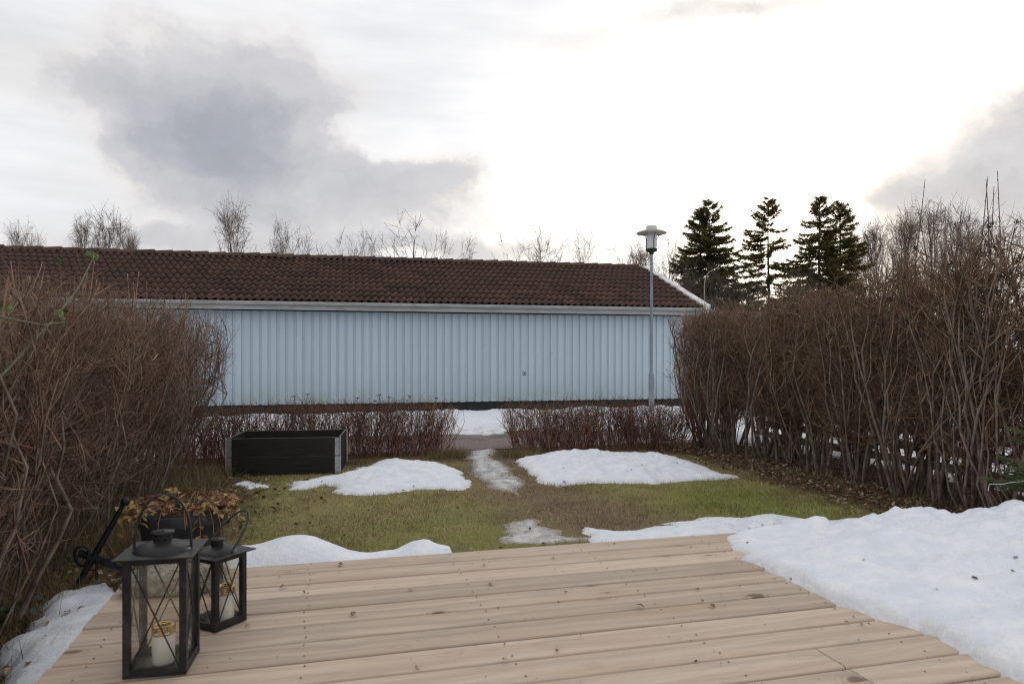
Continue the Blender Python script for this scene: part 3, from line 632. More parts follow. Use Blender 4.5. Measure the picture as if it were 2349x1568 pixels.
rme = rd.mesh('ridge_tile'); rme.materials.append(M['tile'])
for k in range(int((S1 - S0) / .4)):
    part('ridge_tile', rme, None, gar, (S0 + .01 + k * .4, RY, RZ - .01 + random.uniform(-.004, .004)), (0, random.uniform(-.01, .01), random.uniform(-.01, .01)))
vb = MB()
for sgn in (1, -1):
    y0, y1 = (EY - .05, RY) if sgn > 0 else (2 * RY - EY + .05, RY)
    zt0 = EZ + .06
    vb.add([(x, y, z) for x in (S1 - .015, S1 + .155) for y, z in ((y0, zt0), (y1, RZ + .06), (y1, RZ - .12), (y0, zt0 - .18))], [(0, 1, 5, 4), (2, 3, 7, 6), (1, 2, 6, 5), (3, 0, 4, 7), (3, 2, 1, 0), (4, 5, 6, 7)])
vb.build('bargeboard', M['verge'], gar)
vc_ = MB().lathe([(.10, -.35), (.10, .10), (.13, .11), (.135, .16), (.10, .21), (.05, .235), (.001, .24)], 16)
vc_.build('roof_vent', M['galv'], gar, loc=(-2.0, RY + .4, RZ - .06))
sg = thing('wall_sign', 'tiny square green sign with white marks on the blue garage wall', 'sign', (0, 0, 0))
k = (1202 - CX) / F; s_ = (k * GY - GX) / (math.cos(GA) - k * math.sin(GA)); wx, wy = GX + math.cos(GA) * s_ + math.sin(GA) * .028, GY + math.sin(GA) * s_ - math.cos(GA) * .028
sg.location = (wx, wy, H - (856 - HY) * wy / F); sg.rotation_euler = (0, 0, GA)
MB().box(-.038, .038, -.004, .004, -.04, .04).build('plate', M['sign_green'], sg)
for x in (-.018, .018): MB().box(x - .006, x + .006, -.006, -.0041, -.012, .008).add([(x - .012, -.0062, -.012), (x + .012, -.0062, -.012), (x, -.0062, -.026)], [(0, 1, 2)]).build('pictogram', M['sign_white'], sg)
MB().box(-.028, .028, -.006, -.0041, .016, .026).build('pictogram', M['sign_white'], sg)

# ================================================================== neighbour's white garage, barrier, fence
ng = thing('garage', 'white walled garage with a sloping white verge seen through the right tall hedge', 'garage', (7.2, 29.5, 0), R(13))
MB().box(0, 11, 0, 6, .2, 2.5).build('wall', M['white_wall'], ng)
for k in range(40): MB().box(.05 + k * .27, .06 + k * .27 + .03, -.02, -.001, .2, 2.5).build('wall_board', M['white_wall'], ng)
MB().box(-.02, 11.02, .03, 6, -.06, .199).build('plinth', M['plinth'], ng)
MB().add([(x, y, z) for x in (-.3, 11.3) for y, z in ((-.4, 2.4), (3, 3.3), (6.4, 2.4), (6.4, 2.3), (3, 3.18), (-.4, 2.3))], [(k, k + 6, (k + 1) % 6 + 6, (k + 1) % 6) for k in range(6)] + [tuple(range(6)), tuple(range(11, 5, -1))]).build('roof', M['tile'], ng)
MB().add([(x, y, z) for x in (-.45, -.305) for y, z in ((-.45, 2.45), (3, 3.38), (3, 3.15), (-.45, 2.24))], [(3, 2, 1, 0), (4, 5, 6, 7), (0, 1, 5, 4), (2, 3, 7, 6), (1, 2, 6, 5), (3, 0, 4, 7)]).build('bargeboard', M['white_paint'], ng)
br_ = thing('board_barrier', 'low brown board barrier with painted yellow and red figures beyond the garage', 'barrier', (6.0, 24.6, 0), R(10))
for k in range(4): MB().box(0, 3.4, -.02, .02, .02 + k * .145, .16 + k * .145).build('plank', M['brown_board'], br_)
for k in range(4): MB().box(.1 + k * 1.05, .2 + k * 1.05, .021, .10, -.05, .62).build('post', M['brown_board'], br_)
for k, (x, z, c) in enumerate(((.25, .30, 'yellow'), (.85, .38, 'red'), (1.0, .22, 'yellow'), (1.55, .32, 'yellow'), (1.45, .16, 'yellow'), (2.3, .28, 'yellow'), (2.6, .34, 'yellow'))):
    MB().add([(x - .05, -.024, z - .08), (x + .05, -.024, z - .1), (x + .07, -.024, z + .03), (x, -.024, z + .12), (x - .06, -.024, z + .05)], [(0, 1, 2, 3, 4)]).box(x - .02, x + .02, -.0235, -.0205, z + .09, z + .15).build('painted_figure', M[c], br_)

fe = thing('slat_fence', 'grey horizontal slat fence standing behind the right tall hedge', 'fence', (*uv(6.05, 0), 0), TH)
sm = MB().box(-.012, .012, 0, 1.72, -.045, .045).mesh('slat'); sm.materials.append(M['fence_grey'])
for bay in range(4):
    for k in range(6): part('slat', sm, None, fe, (random.uniform(-.003, .003), 2.1 + bay * 1.735, .14 + k * .165), (random.uniform(-.006, .006), 0, 0))
for k in range(5): MB().box(.013, .105, 2.06 + k * 1.735, 2.15 + k * 1.735, -.05, 1.06, .006).build('post', M['fence_grey'], fe)
pp = MB().box(-.07, .07, -.07, .07, -.05, 1.22, .012); pp.add([(-.07, -.07, 1.22), (.07, -.07, 1.22), (.07, .07, 1.22), (-.07, .07, 1.22), (0, 0, 1.27)], [(0, 1, 4), (1, 2, 4), (2, 3, 4), (3, 0, 4)])
po = pp.build('gate_post', mottled('concrete', (.30, .29, .27), (.42, .41, .39), 20, .9, bmp=.4)); x_, y_ = G(1672, 1019); po.location = (x_, y_, 0); po.rotation_euler = (0, 0, TH)
tag(po, 'pale grey square gate post glimpsed behind the end of the right tall hedge', 'post')

# ================================================================== lamps
lp = thing('lamp_post', 'slim grey lamp post with white cylinder lantern and wide disc hat', 'lamp', (2.747, 14.0, 0))
MB().lathe([(.055, -.1), (.055, .86), (.050, .885), (.031, .93), (.031, .935)], 20).build('base_sleeve', M['pole'], lp)
MB().lathe([(.030, .93), (.027, 3.30)], 16).build('pole', M['pole'], lp)
MB().box(-.022, .022, -.0585, -.054, .35, .62, .002).build('service_hatch', M['pole'], lp)
MB().lathe([(.028, 3.24), (.045, 3.25), (.045, 3.285), (.085, 3.295), (.112, 3.31), (.112, 3.352), (.10, 3.356)], 20).build('socket_ring', M['black_metal'], lp)
MB().lathe([(.10, 3.353), (.102, 3.40), (.103, 3.60), (.10, 3.66)], 24).build('lamp_shade', M['opal'], lp)
MB().lathe([(.101, 3.645), (.18, 3.638), (.285, 3.648), (.297, 3.658), (.285, 3.672), (.20, 3.705), (.118, 3.728), (.105, 3.73)], 32).build('hat', M['hat'], lp)
MB().lathe([(.105, 3.728), (.105, 3.79), (.098, 3.803), (.001, 3.806)], 24).build('top_cap', M['opal'], lp)
for k in range(4):
    q = math.pi / 4 * 0.3 + k * math.pi / 2; c, s = math.cos(q), math.sin(q)
    MB().tube([(c * r_, s * r_, z) for r_, z in ((.112, 3.33), (.112, 3.48), (.118, 3.55), (.14, 3.60), (.18, 3.636))], .007, 6).build('bracket', M['black_metal'], lp)
st = thing('street_lamp', 'distant grey street lamp with a bent arm before the first spruce', 'lamp', ((1616 - CX) / F * 34, 34, 0))
MB().tube([(0, 0, -.1), (0, 0, 3.0), (0, 0, 4.6), (.05, 0, 4.95), (.22, 0, 5.2), (.45, 0, 5.32)], [.045, .035, .028, .022, .022, .022], 8).build('pole', M['hat'], st)
MB().ball((.62, 0, 5.36), .055, 10, (2.6, 1.2, .7)).build('lamp_head', M['hat'], st)

# ================================================================== lanterns and candles
def lantern(name, label, w_, hb, loc, rz, tilt, hh, hrot=0.0):
    t = thing(name, label, 'lantern', loc, rz, None); mt = M['black_metal']; h2 = w_ / 2; ps = .0095
    MB().box(-h2, h2, -h2, h2, 0, .006).build('base_plate', mt, t)
    for sx_ in (-1, 1):
        for sy_ in (-1, 1):
            x, y = sx_ * (h2 - ps), sy_ * (h2 - ps); MB().box(x - ps, x + ps, y - ps, y + ps, .0062, hb, .0015).build('corner_post', mt, t)
    for k in range(4):
        a = k * math.pi / 2; rm = Matrix.Rotation(a, 4, 'Z'); L = h2 - 2 * ps
        for za, zb in ((.0063, .024), (hb - .018, hb - .0005)): MB().box(-L, L, -h2 + .001, -h2 + .008, za, zb).build('rail', mt, t, rot=(0, 0, a))
        o = MB().box(-L - .001, L + .001, -h2 + .0105, -h2 + .0125, .02, hb - .012).build('glass_pane', M['glass'], t); o.rotation_euler = (0, 0, a)
        for s_ in (-1, 1):
            o = MB().tube([(-L * s_, -h2 + .005 + s_ * .0016, .022), (L * s_, -h2 + .005 + s_ * .0016, hb - .016)], .0021, 6).build('cross_wire', mt, t); o.rotation_euler = (0, 0, a)
    ov = .021; e = h2 + ov
    MB().add([(-e, -e, hb), (e, -e, hb), (e, e, hb), (-e, e, hb), (-e, -e, hb + .0035), (e, -e, hb + .0035), (e, e, hb + .0035), (-e, e, hb + .0035)], [(3, 2, 1, 0), (4, 5, 6, 7), (0, 1, 5, 4), (1, 2, 6, 5), (2, 3, 7, 6), (3, 0, 4, 7)]).build('roof_plate', mt, t)
    rd_ = h2 * .95; z0 = hb + .0036; dh = w_ * .145
    dm = MB().lathe([(rd_, z0), (rd_ * .985, z0 + dh * .14), (rd_ * .88, z0 + dh * .42), (rd_ * .66, z0 + dh * .76), (rd_ * .42, z0 + dh * .97), (rd_ * .28, z0 + dh * 1.02)], 32); dm.build('dome', mt, t)
    rc, zc, hc = w_ * .150, z0 + dh * .95, w_ * .155
    ch = MB(); nt, nzz = 40, 8; V = [(rc * math.cos(2 * math.pi * i / nt), rc * math.sin(2 * math.pi * i / nt), zc + hc * j / nzz) for j in range(nzz + 1) for i in range(nt)]
    Fs = [(j * nt + i, j * nt + (i + 1) % nt, (j + 1) * nt + (i + 1) % nt, (j + 1) * nt + i) for j in range(nzz) for i in range(nt) if not (j in (2, 5) and (i + (2 if j == 5 else 0)) % 4 < 2)]
    ch.add(V, Fs, True); ch.build('chimney', mt, t)
    MB().lathe([(.001, zc + hc), (rc * 1.27, zc + hc), (rc * 1.27, zc + hc + .0025), (.004, zc + hc + .003), (.004, zc + hc + .006), (.0005, zc + hc + .0065)], 28).build('chimney_cap', mt, t)
    hw = h2 * .93; pts = []
    for i in range(19):
        q = math.pi * i / 18; x = -hw * math.cos(q); z = hh * math.sin(q) ** .8
        pts.append((x, z * math.sin(tilt), hb + .002 + z * math.cos(tilt)))
    MB().tube(pts, .0038, 8).build('handle', mt, t, rot=(0, 0, hrot))
    return t
def candle(label, loc, hgt=.092):
    t = thing('grave_candle', label, 'candle', loc); r = .0305
    MB().lathe([(.001, .0), (r * .93, .0), (r, .006), (r, hgt), (r * .9, hgt + .003)], 28).build('wax_body', M['wax'], t)
    lid = MB(); nt, nz = 36, 6; lh = .024; V = [((r + .0015) * math.cos(2 * math.pi * i / nt), (r + .0015) * math.sin(2 * math.pi * i / nt), hgt - .006 + lh * j / nz) for j in range(nz + 1) for i in range(nt)]
    lid.add(V, [(j * nt + i, j * nt + (i + 1) % nt, (j + 1) * nt + (i + 1) % nt, (j + 1) * nt + i) for j in range(nz) for i in range(nt) if not (j in (1, 2) and i % 6 < 3)], True)
    lid.lathe([(r + .0015, hgt - .006 + lh), (r * .95, hgt + lh - .004), (r * .45, hgt + lh - .005), (r * .42, hgt + lh - .009)], 28); lid.build('lid', M['gold'], t)
B1 = (-.8465 - .1305, 2.064, DECK_Z + .0015)
FL, FR, BR = np.array(G(281.5, 1559, DECK_Z)), np.array(G(426, 1547, DECK_Z)), np.array(G(457, 1491, DECK_Z))
c1 = (FL + BR) / 2; lantern('lantern', 'large black metal lantern with crossed wires and upright arched handle', .166, .330, (c1[0], c1[1], DECK_Z + .0015), math.atan2(FR[1] - FL[1], FR[0] - FL[0]), R(6), .158)
candle('white grave candle with gold lid inside the large lantern', (c1[0] + .004, c1[1] - .004, DECK_Z + .0082))
FC, RC = np.array(G(493, 1452, DECK_Z)), np.array(G(566, 1421, DECK_Z)); e1 = (RC - FC) / np.linalg.norm(RC - FC); e2 = np.array([-e1[1], e1[0]]); W2 = .132
c2 = FC + e1 * W2 / 2 + e2 * W2 / 2
lantern('lantern', 'small black metal lantern with drooping handle beside the larger one', W2, .236, (c2[0], c2[1], DECK_Z + .0015), math.atan2(e1[1], e1[0]), R(46), .165, -math.pi / 2)
candle('white grave candle with gold lid inside the small lantern', (c2[0] + .024, c2[1] + .002, DECK_Z + .0082), .098)

# rough stone at the deck's corner
def rock(name, label, loc, rz, sx_, sy_, sz_, seed):
    n, m_ = 48, 20; V = []
    for j in range(m_ + 1):
        a = math.pi * j / m_ - math.pi / 2
        for i in range(n):
            q = 2 * math.pi * i / n; c = math.cos(a)
            x = math.copysign(abs(math.cos(q)) ** .55, math.cos(q)) * abs(c) ** .45; y = math.copysign(abs(math.sin(q)) ** .55, math.sin(q)) * abs(c) ** .45; z = math.copysign(abs(math.sin(a)) ** .7, math.sin(a))
            r = 1 + .16 * float(fbm(np.array(x * 1.7 + seed), np.array(y * 1.7 + z * 1.9), 4, seed))
            hgt = sz_ * (.62 + .38 * (x + 1) / 2)
            V.append((x * sx_ * r, y * sy_ * r, hgt + z * hgt * (1 + .10 * float(fbm(np.array(x * 5), np.array(y * 5), 3, seed)))))
    Fs = [(j * n + i, j * n + (i + 1) % n, (j + 1) * n + (i + 1) % n, (j + 1) * n + i) for j in range(m_) for i in range(n)]
    b = MB(); b.add(V, Fs, True); o = b.build(name, M['stone'], loc=loc, rot=(0, 0, rz)); return tag(o, label, 'stone')
xs, ys = G(410, 1382, DECK_Z); rock('stone_block', 'rough grey stone block lying on the deck corner behind the lanterns', (-1.29, 2.73, DECK_Z - .002), TH - .05, .185, .12, .062, 5)

# ================================================================== flower pot with trailing plant
px_, py_ = -1.83, 3.95
pot = thing('flower_pot', 'round dark grey plastic flower pot full of trailing yellowed plant', 'flower pot', (px_, py_, -.01))
MB().lathe([(.001, .0), (.165, .0), (.175, .01), (.212, .36), (.214, .362), (.232, .365), (.236, .375), (.236, .425), (.228, .432), (.218, .428), (.208, .36)], 40).build('pot_body', M['pot'], pot)
MB().lathe([(.211, .385), (.12, .395), (.001, .40)], 28).build('soil', M['soil'], pot)
def leaf_mesh(L, W, curl, fold, seed, mat):
    r_ = random.Random(seed); V = []; n = 6; sh = (0.02, .55, .95, 1.0, .75, .36, .0)
    for i in range(n + 1):
        t = i / n; z = curl * L * math.sin(t * 2.2) - curl * L * .3 * t; wv = W / 2 * sh[i]
        V += [(-wv, t * L, z + fold * wv), (0, t * L, z), (wv * r_.uniform(.85, 1.1), t * L, z + fold * wv * r_.uniform(.5, 1.3))]
    me = bpy.data.meshes.new('leaf'); me.from_pydata(V, [], [f for i in range(n) for f in ((i * 3, i * 3 + 1, i * 3 + 4, i * 3 + 3), (i * 3 + 1, i * 3 + 2, i * 3 + 5, i * 3 + 4))])
    me.polygons.foreach_set('use_smooth', [True] * len(me.polygons)); me.materials.append(mat); return me
plant = thing('trailing_plant', 'trailing plant with yellow and brown withered leaves spilling over the pot', 'plant', (px_, py_, .37))
pl = [leaf_mesh(.052 * s, .026 * s, random.uniform(-.3, .3), .3, i, M['plant_leaf']) for i, s in enumerate((.7, .8, .9, 1.0, 1.1, 1.2))]
r7 = random.Random(7); stems = []
for k in range(66):
    q = r7.uniform(0, 2 * math.pi)
    if k % 3 == 0: q = -math.pi / 2 + r7.uniform(-1.5, 1.5)
    r0 = r7.uniform(.03, .17); drop = r7.uniform(.05, .26) if k % 2 else r7.uniform(-.03, .08); reach = .245 + r7.uniform(0, .07)
    pts = [(r0 * math.cos(q), r0 * math.sin(q), .03), ((r0 + .08) * math.cos(q + .1), (r0 + .08) * math.sin(q + .1), .075 + r7.uniform(0, .05)), (reach * .93 * math.cos(q + .15), reach * .93 * math.sin(q + .15), .085 + r7.uniform(0, .02)), ((reach + .02) * math.cos(q + .15), (reach + .02) * math.sin(q + .15), .06 - drop * .25), ((reach + .025) * math.cos(q + .16), (reach + .025) * math.sin(q + .16), .05 - drop)]
    if r7.random() < .35: pts = pts[:3] + [((reach) * math.cos(q + .3), (reach) * math.sin(q + .3), .09 + r7.uniform(0, .05))]
    stems.append(pts); MB().tube(pts, .0016, 5, False).build('stem', M['stem_red'], plant)
cnt = 0
for pts in stems:
    for i in range(len(pts) - 1):
        for t in (.2, .7):
            if cnt >= 290 or r7.random() < .12: continue
            a, b = Vector(pts[i]), Vector(pts[i + 1]); p = a.lerp(b, t); d = (b - a).normalized()
            for sd_ in (-1, 1):
                if cnt >= 290: break
                v = Vector((d.y, -d.x, 0)); v = v.normalized() if v.length > .01 else Vector((1, 0, 0)); di = (d * .5 + v * sd_ * .9 + Vector((r7.uniform(-.4, .4), r7.uniform(-.4, .4), r7.uniform(-.5, .25)))).normalized()
                o = part('leaf', pl[r7.randrange(6)], None, plant, p); o.rotation_mode = 'QUATERNION'
                o.rotation_quaternion = di.to_track_quat('Y', 'Z') @ Vector((0, 0, 1)).rotation_difference(Vector((r7.uniform(-.5, .5), 0, 1)).normalized()); cnt += 1

# ================================================================== anchor
an = thing('anchor', 'old black iron anchor leaning on its ball-ended stock beside the hedge', 'anchor', (-2.19, 3.66, 0))
lo = Vector((-.09, -.04, -.01)); hi = Vector((.165, .05, .50)); d = (hi - lo).normalized()
st_ = MB(); st_.tube([lo, lo + d * .1, lo.lerp(hi, .45), hi - d * .02, hi], [.010, .015, .0175, .012, .0125], 10); st_.ball(hi + d * .012, .0235, 14); st_.build('stock', M['iron'], an)
X = lo.lerp(hi, .48)
sh = MB(); p0 = X + Vector((-.07, .0, .022)); p1 = X + Vector((.62, -.12, -.20)); sh.tube([p0, X, X.lerp(p1, .3), p1], [.020, .021, .018, .022], 4, True, False); sh.build('shank', M['iron'], an)
MB().tube([X - d * .022, X + d * .022], .028, 12).build('collar', M['iron'], an)
rg = [X + Vector((-.045 + .036 * math.cos(q), -.022 + .008 * math.sin(q * 2), .012 + .05 * math.sin(q))) for q in [2 * math.pi * i / 20 for i in range(21)]]
MB().tube(rg, .0075, 8, False).build('shackle', M['iron'], an)
for k in range(3):
    c = X + Vector((.035, -.03, -.03 - .03 * k)); MB().tube([c + Vector(((.007 * math.cos(q)) if k % 2 else 0, (.007 * math.cos(q)) if not k % 2 else 0, .017 * math.sin(q))) for q in [2 * math.pi * i / 12 for i in range(13)]], .0026, 6, False).build('chain_link', M['iron'], an)
for s_ in (-1, 1):
    MB().tube([p1, p1 + Vector((-.02, s_ * .12, .02 + .0 * s_)), p1 + Vector((-.12, s_ * .22, .06))], [.022, .018, .012], 6).build('arm', M['iron'], an)
    c = p1 + Vector((-.10, s_ * .20, .055)); MB().add([c + Vector((-.06, s_ * .04, .05)), c + Vector((.04, s_ * -.05, .055)), c + Vector((.05, s_ * .02, -.04)), c + Vector((-.03, s_ * .06, -.03)), c + Vector((0, s_ * .03, .02))], [(0, 1, 4), (1, 2, 4), (2, 3, 4), (3, 0, 4), (0, 3, 2, 1)]).build('fluke', M['iron'], an)

# ================================================================== two stacked pallet collars
BRZ = R(8); bx_, by_ = G(519, 1093)
def collar(z0, label):
    t = thing('pallet_collar', label, 'raised bed', (bx_, by_, z0), BRZ); L, W, th, hh = 1.16, .80, .021, .193; wd = M['collar_wood']
    for nm, x0, x1, y0, y1 in (('side_board', .02, L - .02, 0, th), ('side_board', .02, L - .02, W - th, W), ('end_board', 0, th, .02, W - .02), ('end_board', L - th, L, .02, W - .02)):
        MB().box(x0, x1, y0, y1, 0, hh, .003).build(nm, wd, t)
        MB().box(x0 + .004, x1 - .004, y0 + .004, y1 - .004, hh, hh + .0022).build('worn_edge', M['collar_top'], t)
    for x in (0, L):
        for y in (0, W):
            s_, q = (-1 if x == 0 else 1), (-1 if y == 0 else 1)
            h_ = MB(); xa, xb = sorted((x + s_ * .0035, x - s_ * .052)); ya, yb = sorted((y + q * .0035, y - q * .052))
            yf0, yf1 = sorted((y + q * .0005, y + q * .0035)); xf0, xf1 = sorted((x + s_ * .0005, x + s_ * .0035))
            h_.box(xa, xb, yf0, yf1, .004, hh - .002); h_.box(xf0, xf1, ya, yb, .004, hh - .002)
            for kz in range(5): h_.box(*sorted((x - s_ * .030, x - s_ * .046)), *sorted((y + q * .0036, y + q * .007)), .015 + kz * .037, .028 + kz * .037)
            h_.tube([(x + s_ * .004, y + q * .004, .002), (x + s_ * .004, y + q * .004, hh - .001)], .0065, 8); h_.build('hinge', M['galv'], t)
    return t
collar(.004, 'black wooden pallet collar with galvanised corner hinges, lower one of the stack')
collar(.2005, 'black wooden pallet collar with galvanised corner hinges, upper one of the stack')

# ================================================================== hedges
def hedge(name, label, u0, u1, v0, v1, hf, ns, nb_, nt_, mats, seed, rs=.010, rb=.004, rt=.0018, lean=.5, spread=.14, bulge=.30, nstem_parts=40, cat='hedge', tmin=.12, along=False, over=0.0, twl=(.08, .30), brl=(.25, .6)):
    global rng
    keep_rng = rng; rng = np.random.default_rng(seed)
    uc, vc, wd, ln = (u0 + u1) / 2, (v0 + v1) / 2, u1 - u0, v1 - v0
    if along: wd, ln = ln, wd
    t = thing(name, label, cat, (*uv(uc, vc), 0), TH - (math.pi / 2 if along else 0))
    def inside(P, slack):
        z = np.clip(P[:, 2], 0, None); h = hf(P[:, 0] + uc, P[:, 1] + vc); q = np.clip(z / h, 0, 1.3)
        hw = wd / 2 * (1 - bulge + bulge * np.sin(np.clip(q * 1.25, 0, 1.57)) ** .8); e = slack * (1 + .0 * q)
        hl = ln / 2 + .10 - .22 * (1 - np.sin(np.clip(q * 1.3, 0, 1.57)))
        rough = .05 * fbm(P[:, 1] * 2.3 + seed, z * 2.3, 3, seed) * 2
        return (np.abs(P[:, 0]) < hw + e + rough) & (z < h + e * 1.2 + rough) & (np.abs(P[:, 1]) < hl + e) & (P[:, 2] > -.02)
    ncl = max(ns // 6, 1); cl = np.stack([rng.uniform(-wd * .26, wd * .26, ncl), -ln / 2 + .12 + (np.arange(ncl) + rng.uniform(0, 1, ncl)) / ncl * (ln - .24)], 1)
    ci = rng.integers(0, ncl, ns); B = cl[ci] + rng.normal(size=(ns, 2)) * .06
    D = np.stack([B[:, 0] / wd * lean * 2 + rng.normal(size=ns) * spread, rng.normal(size=ns) * spread * 1.3 + np.sign(B[:, 1]) * .38 * smooth01(np.abs(B[:, 1]), ln / 2 - .7, ln / 2 - .1), np.ones(ns)], 1)
    hh = hf(B[:, 0] + uc, B[:, 1] + vc); L = hh * rng.uniform(.75, 1.12, ns)
    P = grow(np.column_stack([B, np.full(ns, -.03)]), D, L, 8, .10, .06)
    # shears: everything above the envelope is pulled back in
    for j in range(8):
        h = hf(P[:, j, 0] + uc, P[:, j, 1] + vc); ov = np.maximum(P[:, j, 2] - h * rng.uniform(.93, 1.04, ns), 0); P[:, j, 2] -= ov
        lim = wd / 2 * rng.uniform(.85, 1.0, ns); P[:, j, 0] = np.clip(P[:, j, 0], -lim, lim); lim2 = ln / 2 + .22 * rng.random(ns); P[:, j, 1] = np.clip(P[:, j, 1], -lim2, lim2)
    r0 = rs * rng.uniform(.45, 1.7, ns) ** 1.1; Rs = r0[:, None] * np.linspace(1, .3, 8)[None]
    big = np.argsort(-r0)[:nstem_parts]; rest = np.setdiff1d(np.arange(ns), big)
    for i in big:
        V, Fc = tubes(P[i:i + 1], Rs[i:i + 1], 6); part('stem', mesh_np('stem', V, Fc, True), M[mats[0]], t)
    bi = rng.integers(0, ns, nb_); bt = rng.uniform(tmin, .97, nb_); p, d_ = sample(P, bi, bt)
    dd = unit(d_ * .7 + rng.normal(size=(nb_, 3)) * .68 + np.array([0, 0, .3])); PB = grow(p, dd, rng.uniform(*brl, nb_), 5, .12, .06)
    ok = inside(PB[:, -1], .02); PB = PB[ok]; nb2 = len(PB)
    RB = (rb * rng.uniform(.5, 1.5, nb2))[:, None] * np.linspace(1, .45, 5)[None]
    ti = rng.integers(0, nb2, nt_); tt = rng.uniform(.15, 1.0, nt_); p, d_ = sample(PB, ti, tt)
    dd = unit(d_ * .65 + rng.normal(size=(nt_, 3)) * .75 + np.array([0, 0, .25])); PT = grow(p, dd, rng.uniform(*twl, nt_), 4, .16, .05)
    ok = inside(PT[:, -1], .05 + .06 * rng.random(nt_) ** 3 + over * rng.random(nt_) ** 6); PT = PT[ok]
    RT = (rt * rng.uniform(.55, 1.4, len(PT)))[:, None] * np.linspace(1, .5, 4)[None]
    if len(rest):
        V, Fc = tubes(P[rest], Rs[rest], 5); tag(part('thin_stems', mesh_np('thin_stems', V, Fc, True), M[mats[0]], t), kind='stuff')
    V, Fc = tubes(PB, RB, 4); tag(part('branches', mesh_np('branches', V, Fc, True, {'tint': np.repeat(rng.random(len(PB)), len(V) // len(PB))}), M[mats[1]], t), kind='stuff')
    V, Fc = tubes(PT, RT, 3); tag(part('twigs', mesh_np('twigs', V, Fc, True, {'tint': np.repeat(rng.random(len(PT)), len(V) // len(PT))}), M[mats[1]], t), kind='stuff')
    rng = keep_rng
    return t, uc, vc, PT
hl_ = lambda u, v: 1.72 + .08 * fbm(v * 1.3, u * 1.3, 2, 5) - .12 * smooth01(-v, -5, -3) - .10 * smooth01(v, 8.0, 8.7)
LH, lu, lv, _ = hedge('bare_hedge', 'tall leafless grey-brown hedge behind the anchor and the flower pot', -2.75, -1.02, 2.0, 8.75, hl_, 480, 8500, 60000, ('stem_left', 'twig_left'), 21, rs=.0085, rt=.0017, tmin=.2, over=.16)
def hr(u, v): return 2.0 + .05 * fbm(v * 1.3, u * 1.3, 2, 8) + .30 * smooth01(-v, -6.4, -3.9) - .16 * smooth01(v, 7.4, 9.2)
RH, ru_, rv_, RT_ = hedge('bare_hedge', 'tall leafless brown hedge hung with clusters of black berries', 4.74, 5.72, 3.0, 9.4, hr, 360, 9000, 66000, ('stem_right', 'twig_right'), 33, rs=.0115, rt=.0017, tmin=.2, over=.2)
hlow = lambda u, v: .64 + .06 * fbm(u * 2.2, v * 2, 2, 7) + .0 * u
hedge('low_hedge', 'low reddish bare twig hedge behind the raised bed, left of the path gap', -2.0, 1.55, 8.75, 9.5, lambda u, v: hlow(u, v) + .05, 600, 2800, 5000, ('twig_low', 'twig_low'), 41, rs=.0042, rb=.0028, rt=.0016, lean=.2, spread=.22, bulge=.2, nstem_parts=30, along=True, over=.26, twl=(.08, .22), brl=(.15, .4))
hedge('low_hedge', 'low reddish bare twig hedge between the path gap and the right tall hedge', 2.33, 5.0, 8.6, 9.35, hlow, 450, 2100, 3800, ('twig_low', 'twig_low'), 43, rs=.0042, rb=.0028, rt=.0016, lean=.2, spread=.22, bulge=.2, nstem_parts=30, along=True, over=.26, twl=(.08, .22), brl=(.15, .4))

# berry clusters on the right hedge
def berries(seed):
    r_ = random.Random(seed); b = MB()
    for k in range(11):
        p = Vector((r_.gauss(0, .014), r_.gauss(0, .014), r_.gauss(0, .010))); b.ball(p, .0065, 6); b.tube([p, (0, 0, -.03)], .0007, 3, False)
    return b.mesh('berry_cluster')
bm_ = [berries(s) for s in range(4)]
for m_ in bm_: m_.materials.append(M['berry'])
tips = RT_[:, -1]; cand = np.where((tips[:, 2] > .95) & ((tips[:, 0] < -.42) | (tips[:, 2] > 1.7)))[0]; rr = np.random.default_rng(4)
for i in rr.choice(cand, 85, replace=False):
    o = part('berry_cluster', bm_[int(rr.integers(0, 4))], None, RH, tips[i], (rr.uniform(-1, 1), rr.uniform(-1, 1), rr.uniform(0, 6))); s = rr.uniform(.6, 1.25); o.scale = (s, s, s)
# tall shoots standing above the right hedge (photo pixels; depth from the hedge's own line)
for px, py, uu, ln_ in ((2122, 412, 4.95, .8), (2105, 478, 5.0, .5), (2140, 482, 5.1, .5), (2168, 474, 5.0, .5), (2206, 484, 5.1, .5), (2288, 392, 4.85, .9), (2266, 405, 4.9, .8), (2280, 428, 5.0, .7), (2262, 412, 5.0, .6)):
    k = (px - CX) / F; q = uu / (UX * k + UY); X_, Y_ = k * q, q; z = H + (HY - py) * Y_ / F
    u_, v_ = to_uv(X_, Y_); top = Vector((u_ - ru_, v_ - rv_, z)); bs = top + Vector((random.uniform(-.05, .05), random.uniform(-.06, .1), -ln_)); b = MB().tube([bs, bs.lerp(top, .5) + Vector((.006, 0, 0)), top], [.005, .004, .0024], 5)
    for i in range(1, 7):
        c = bs.lerp(top, i / 6.5); b.tube([c - (top - bs) * .006, c, c + (top - bs) * .006], [.003, .0062, .003], 5)
    b.build('shoot', M['stem_right'], RH)
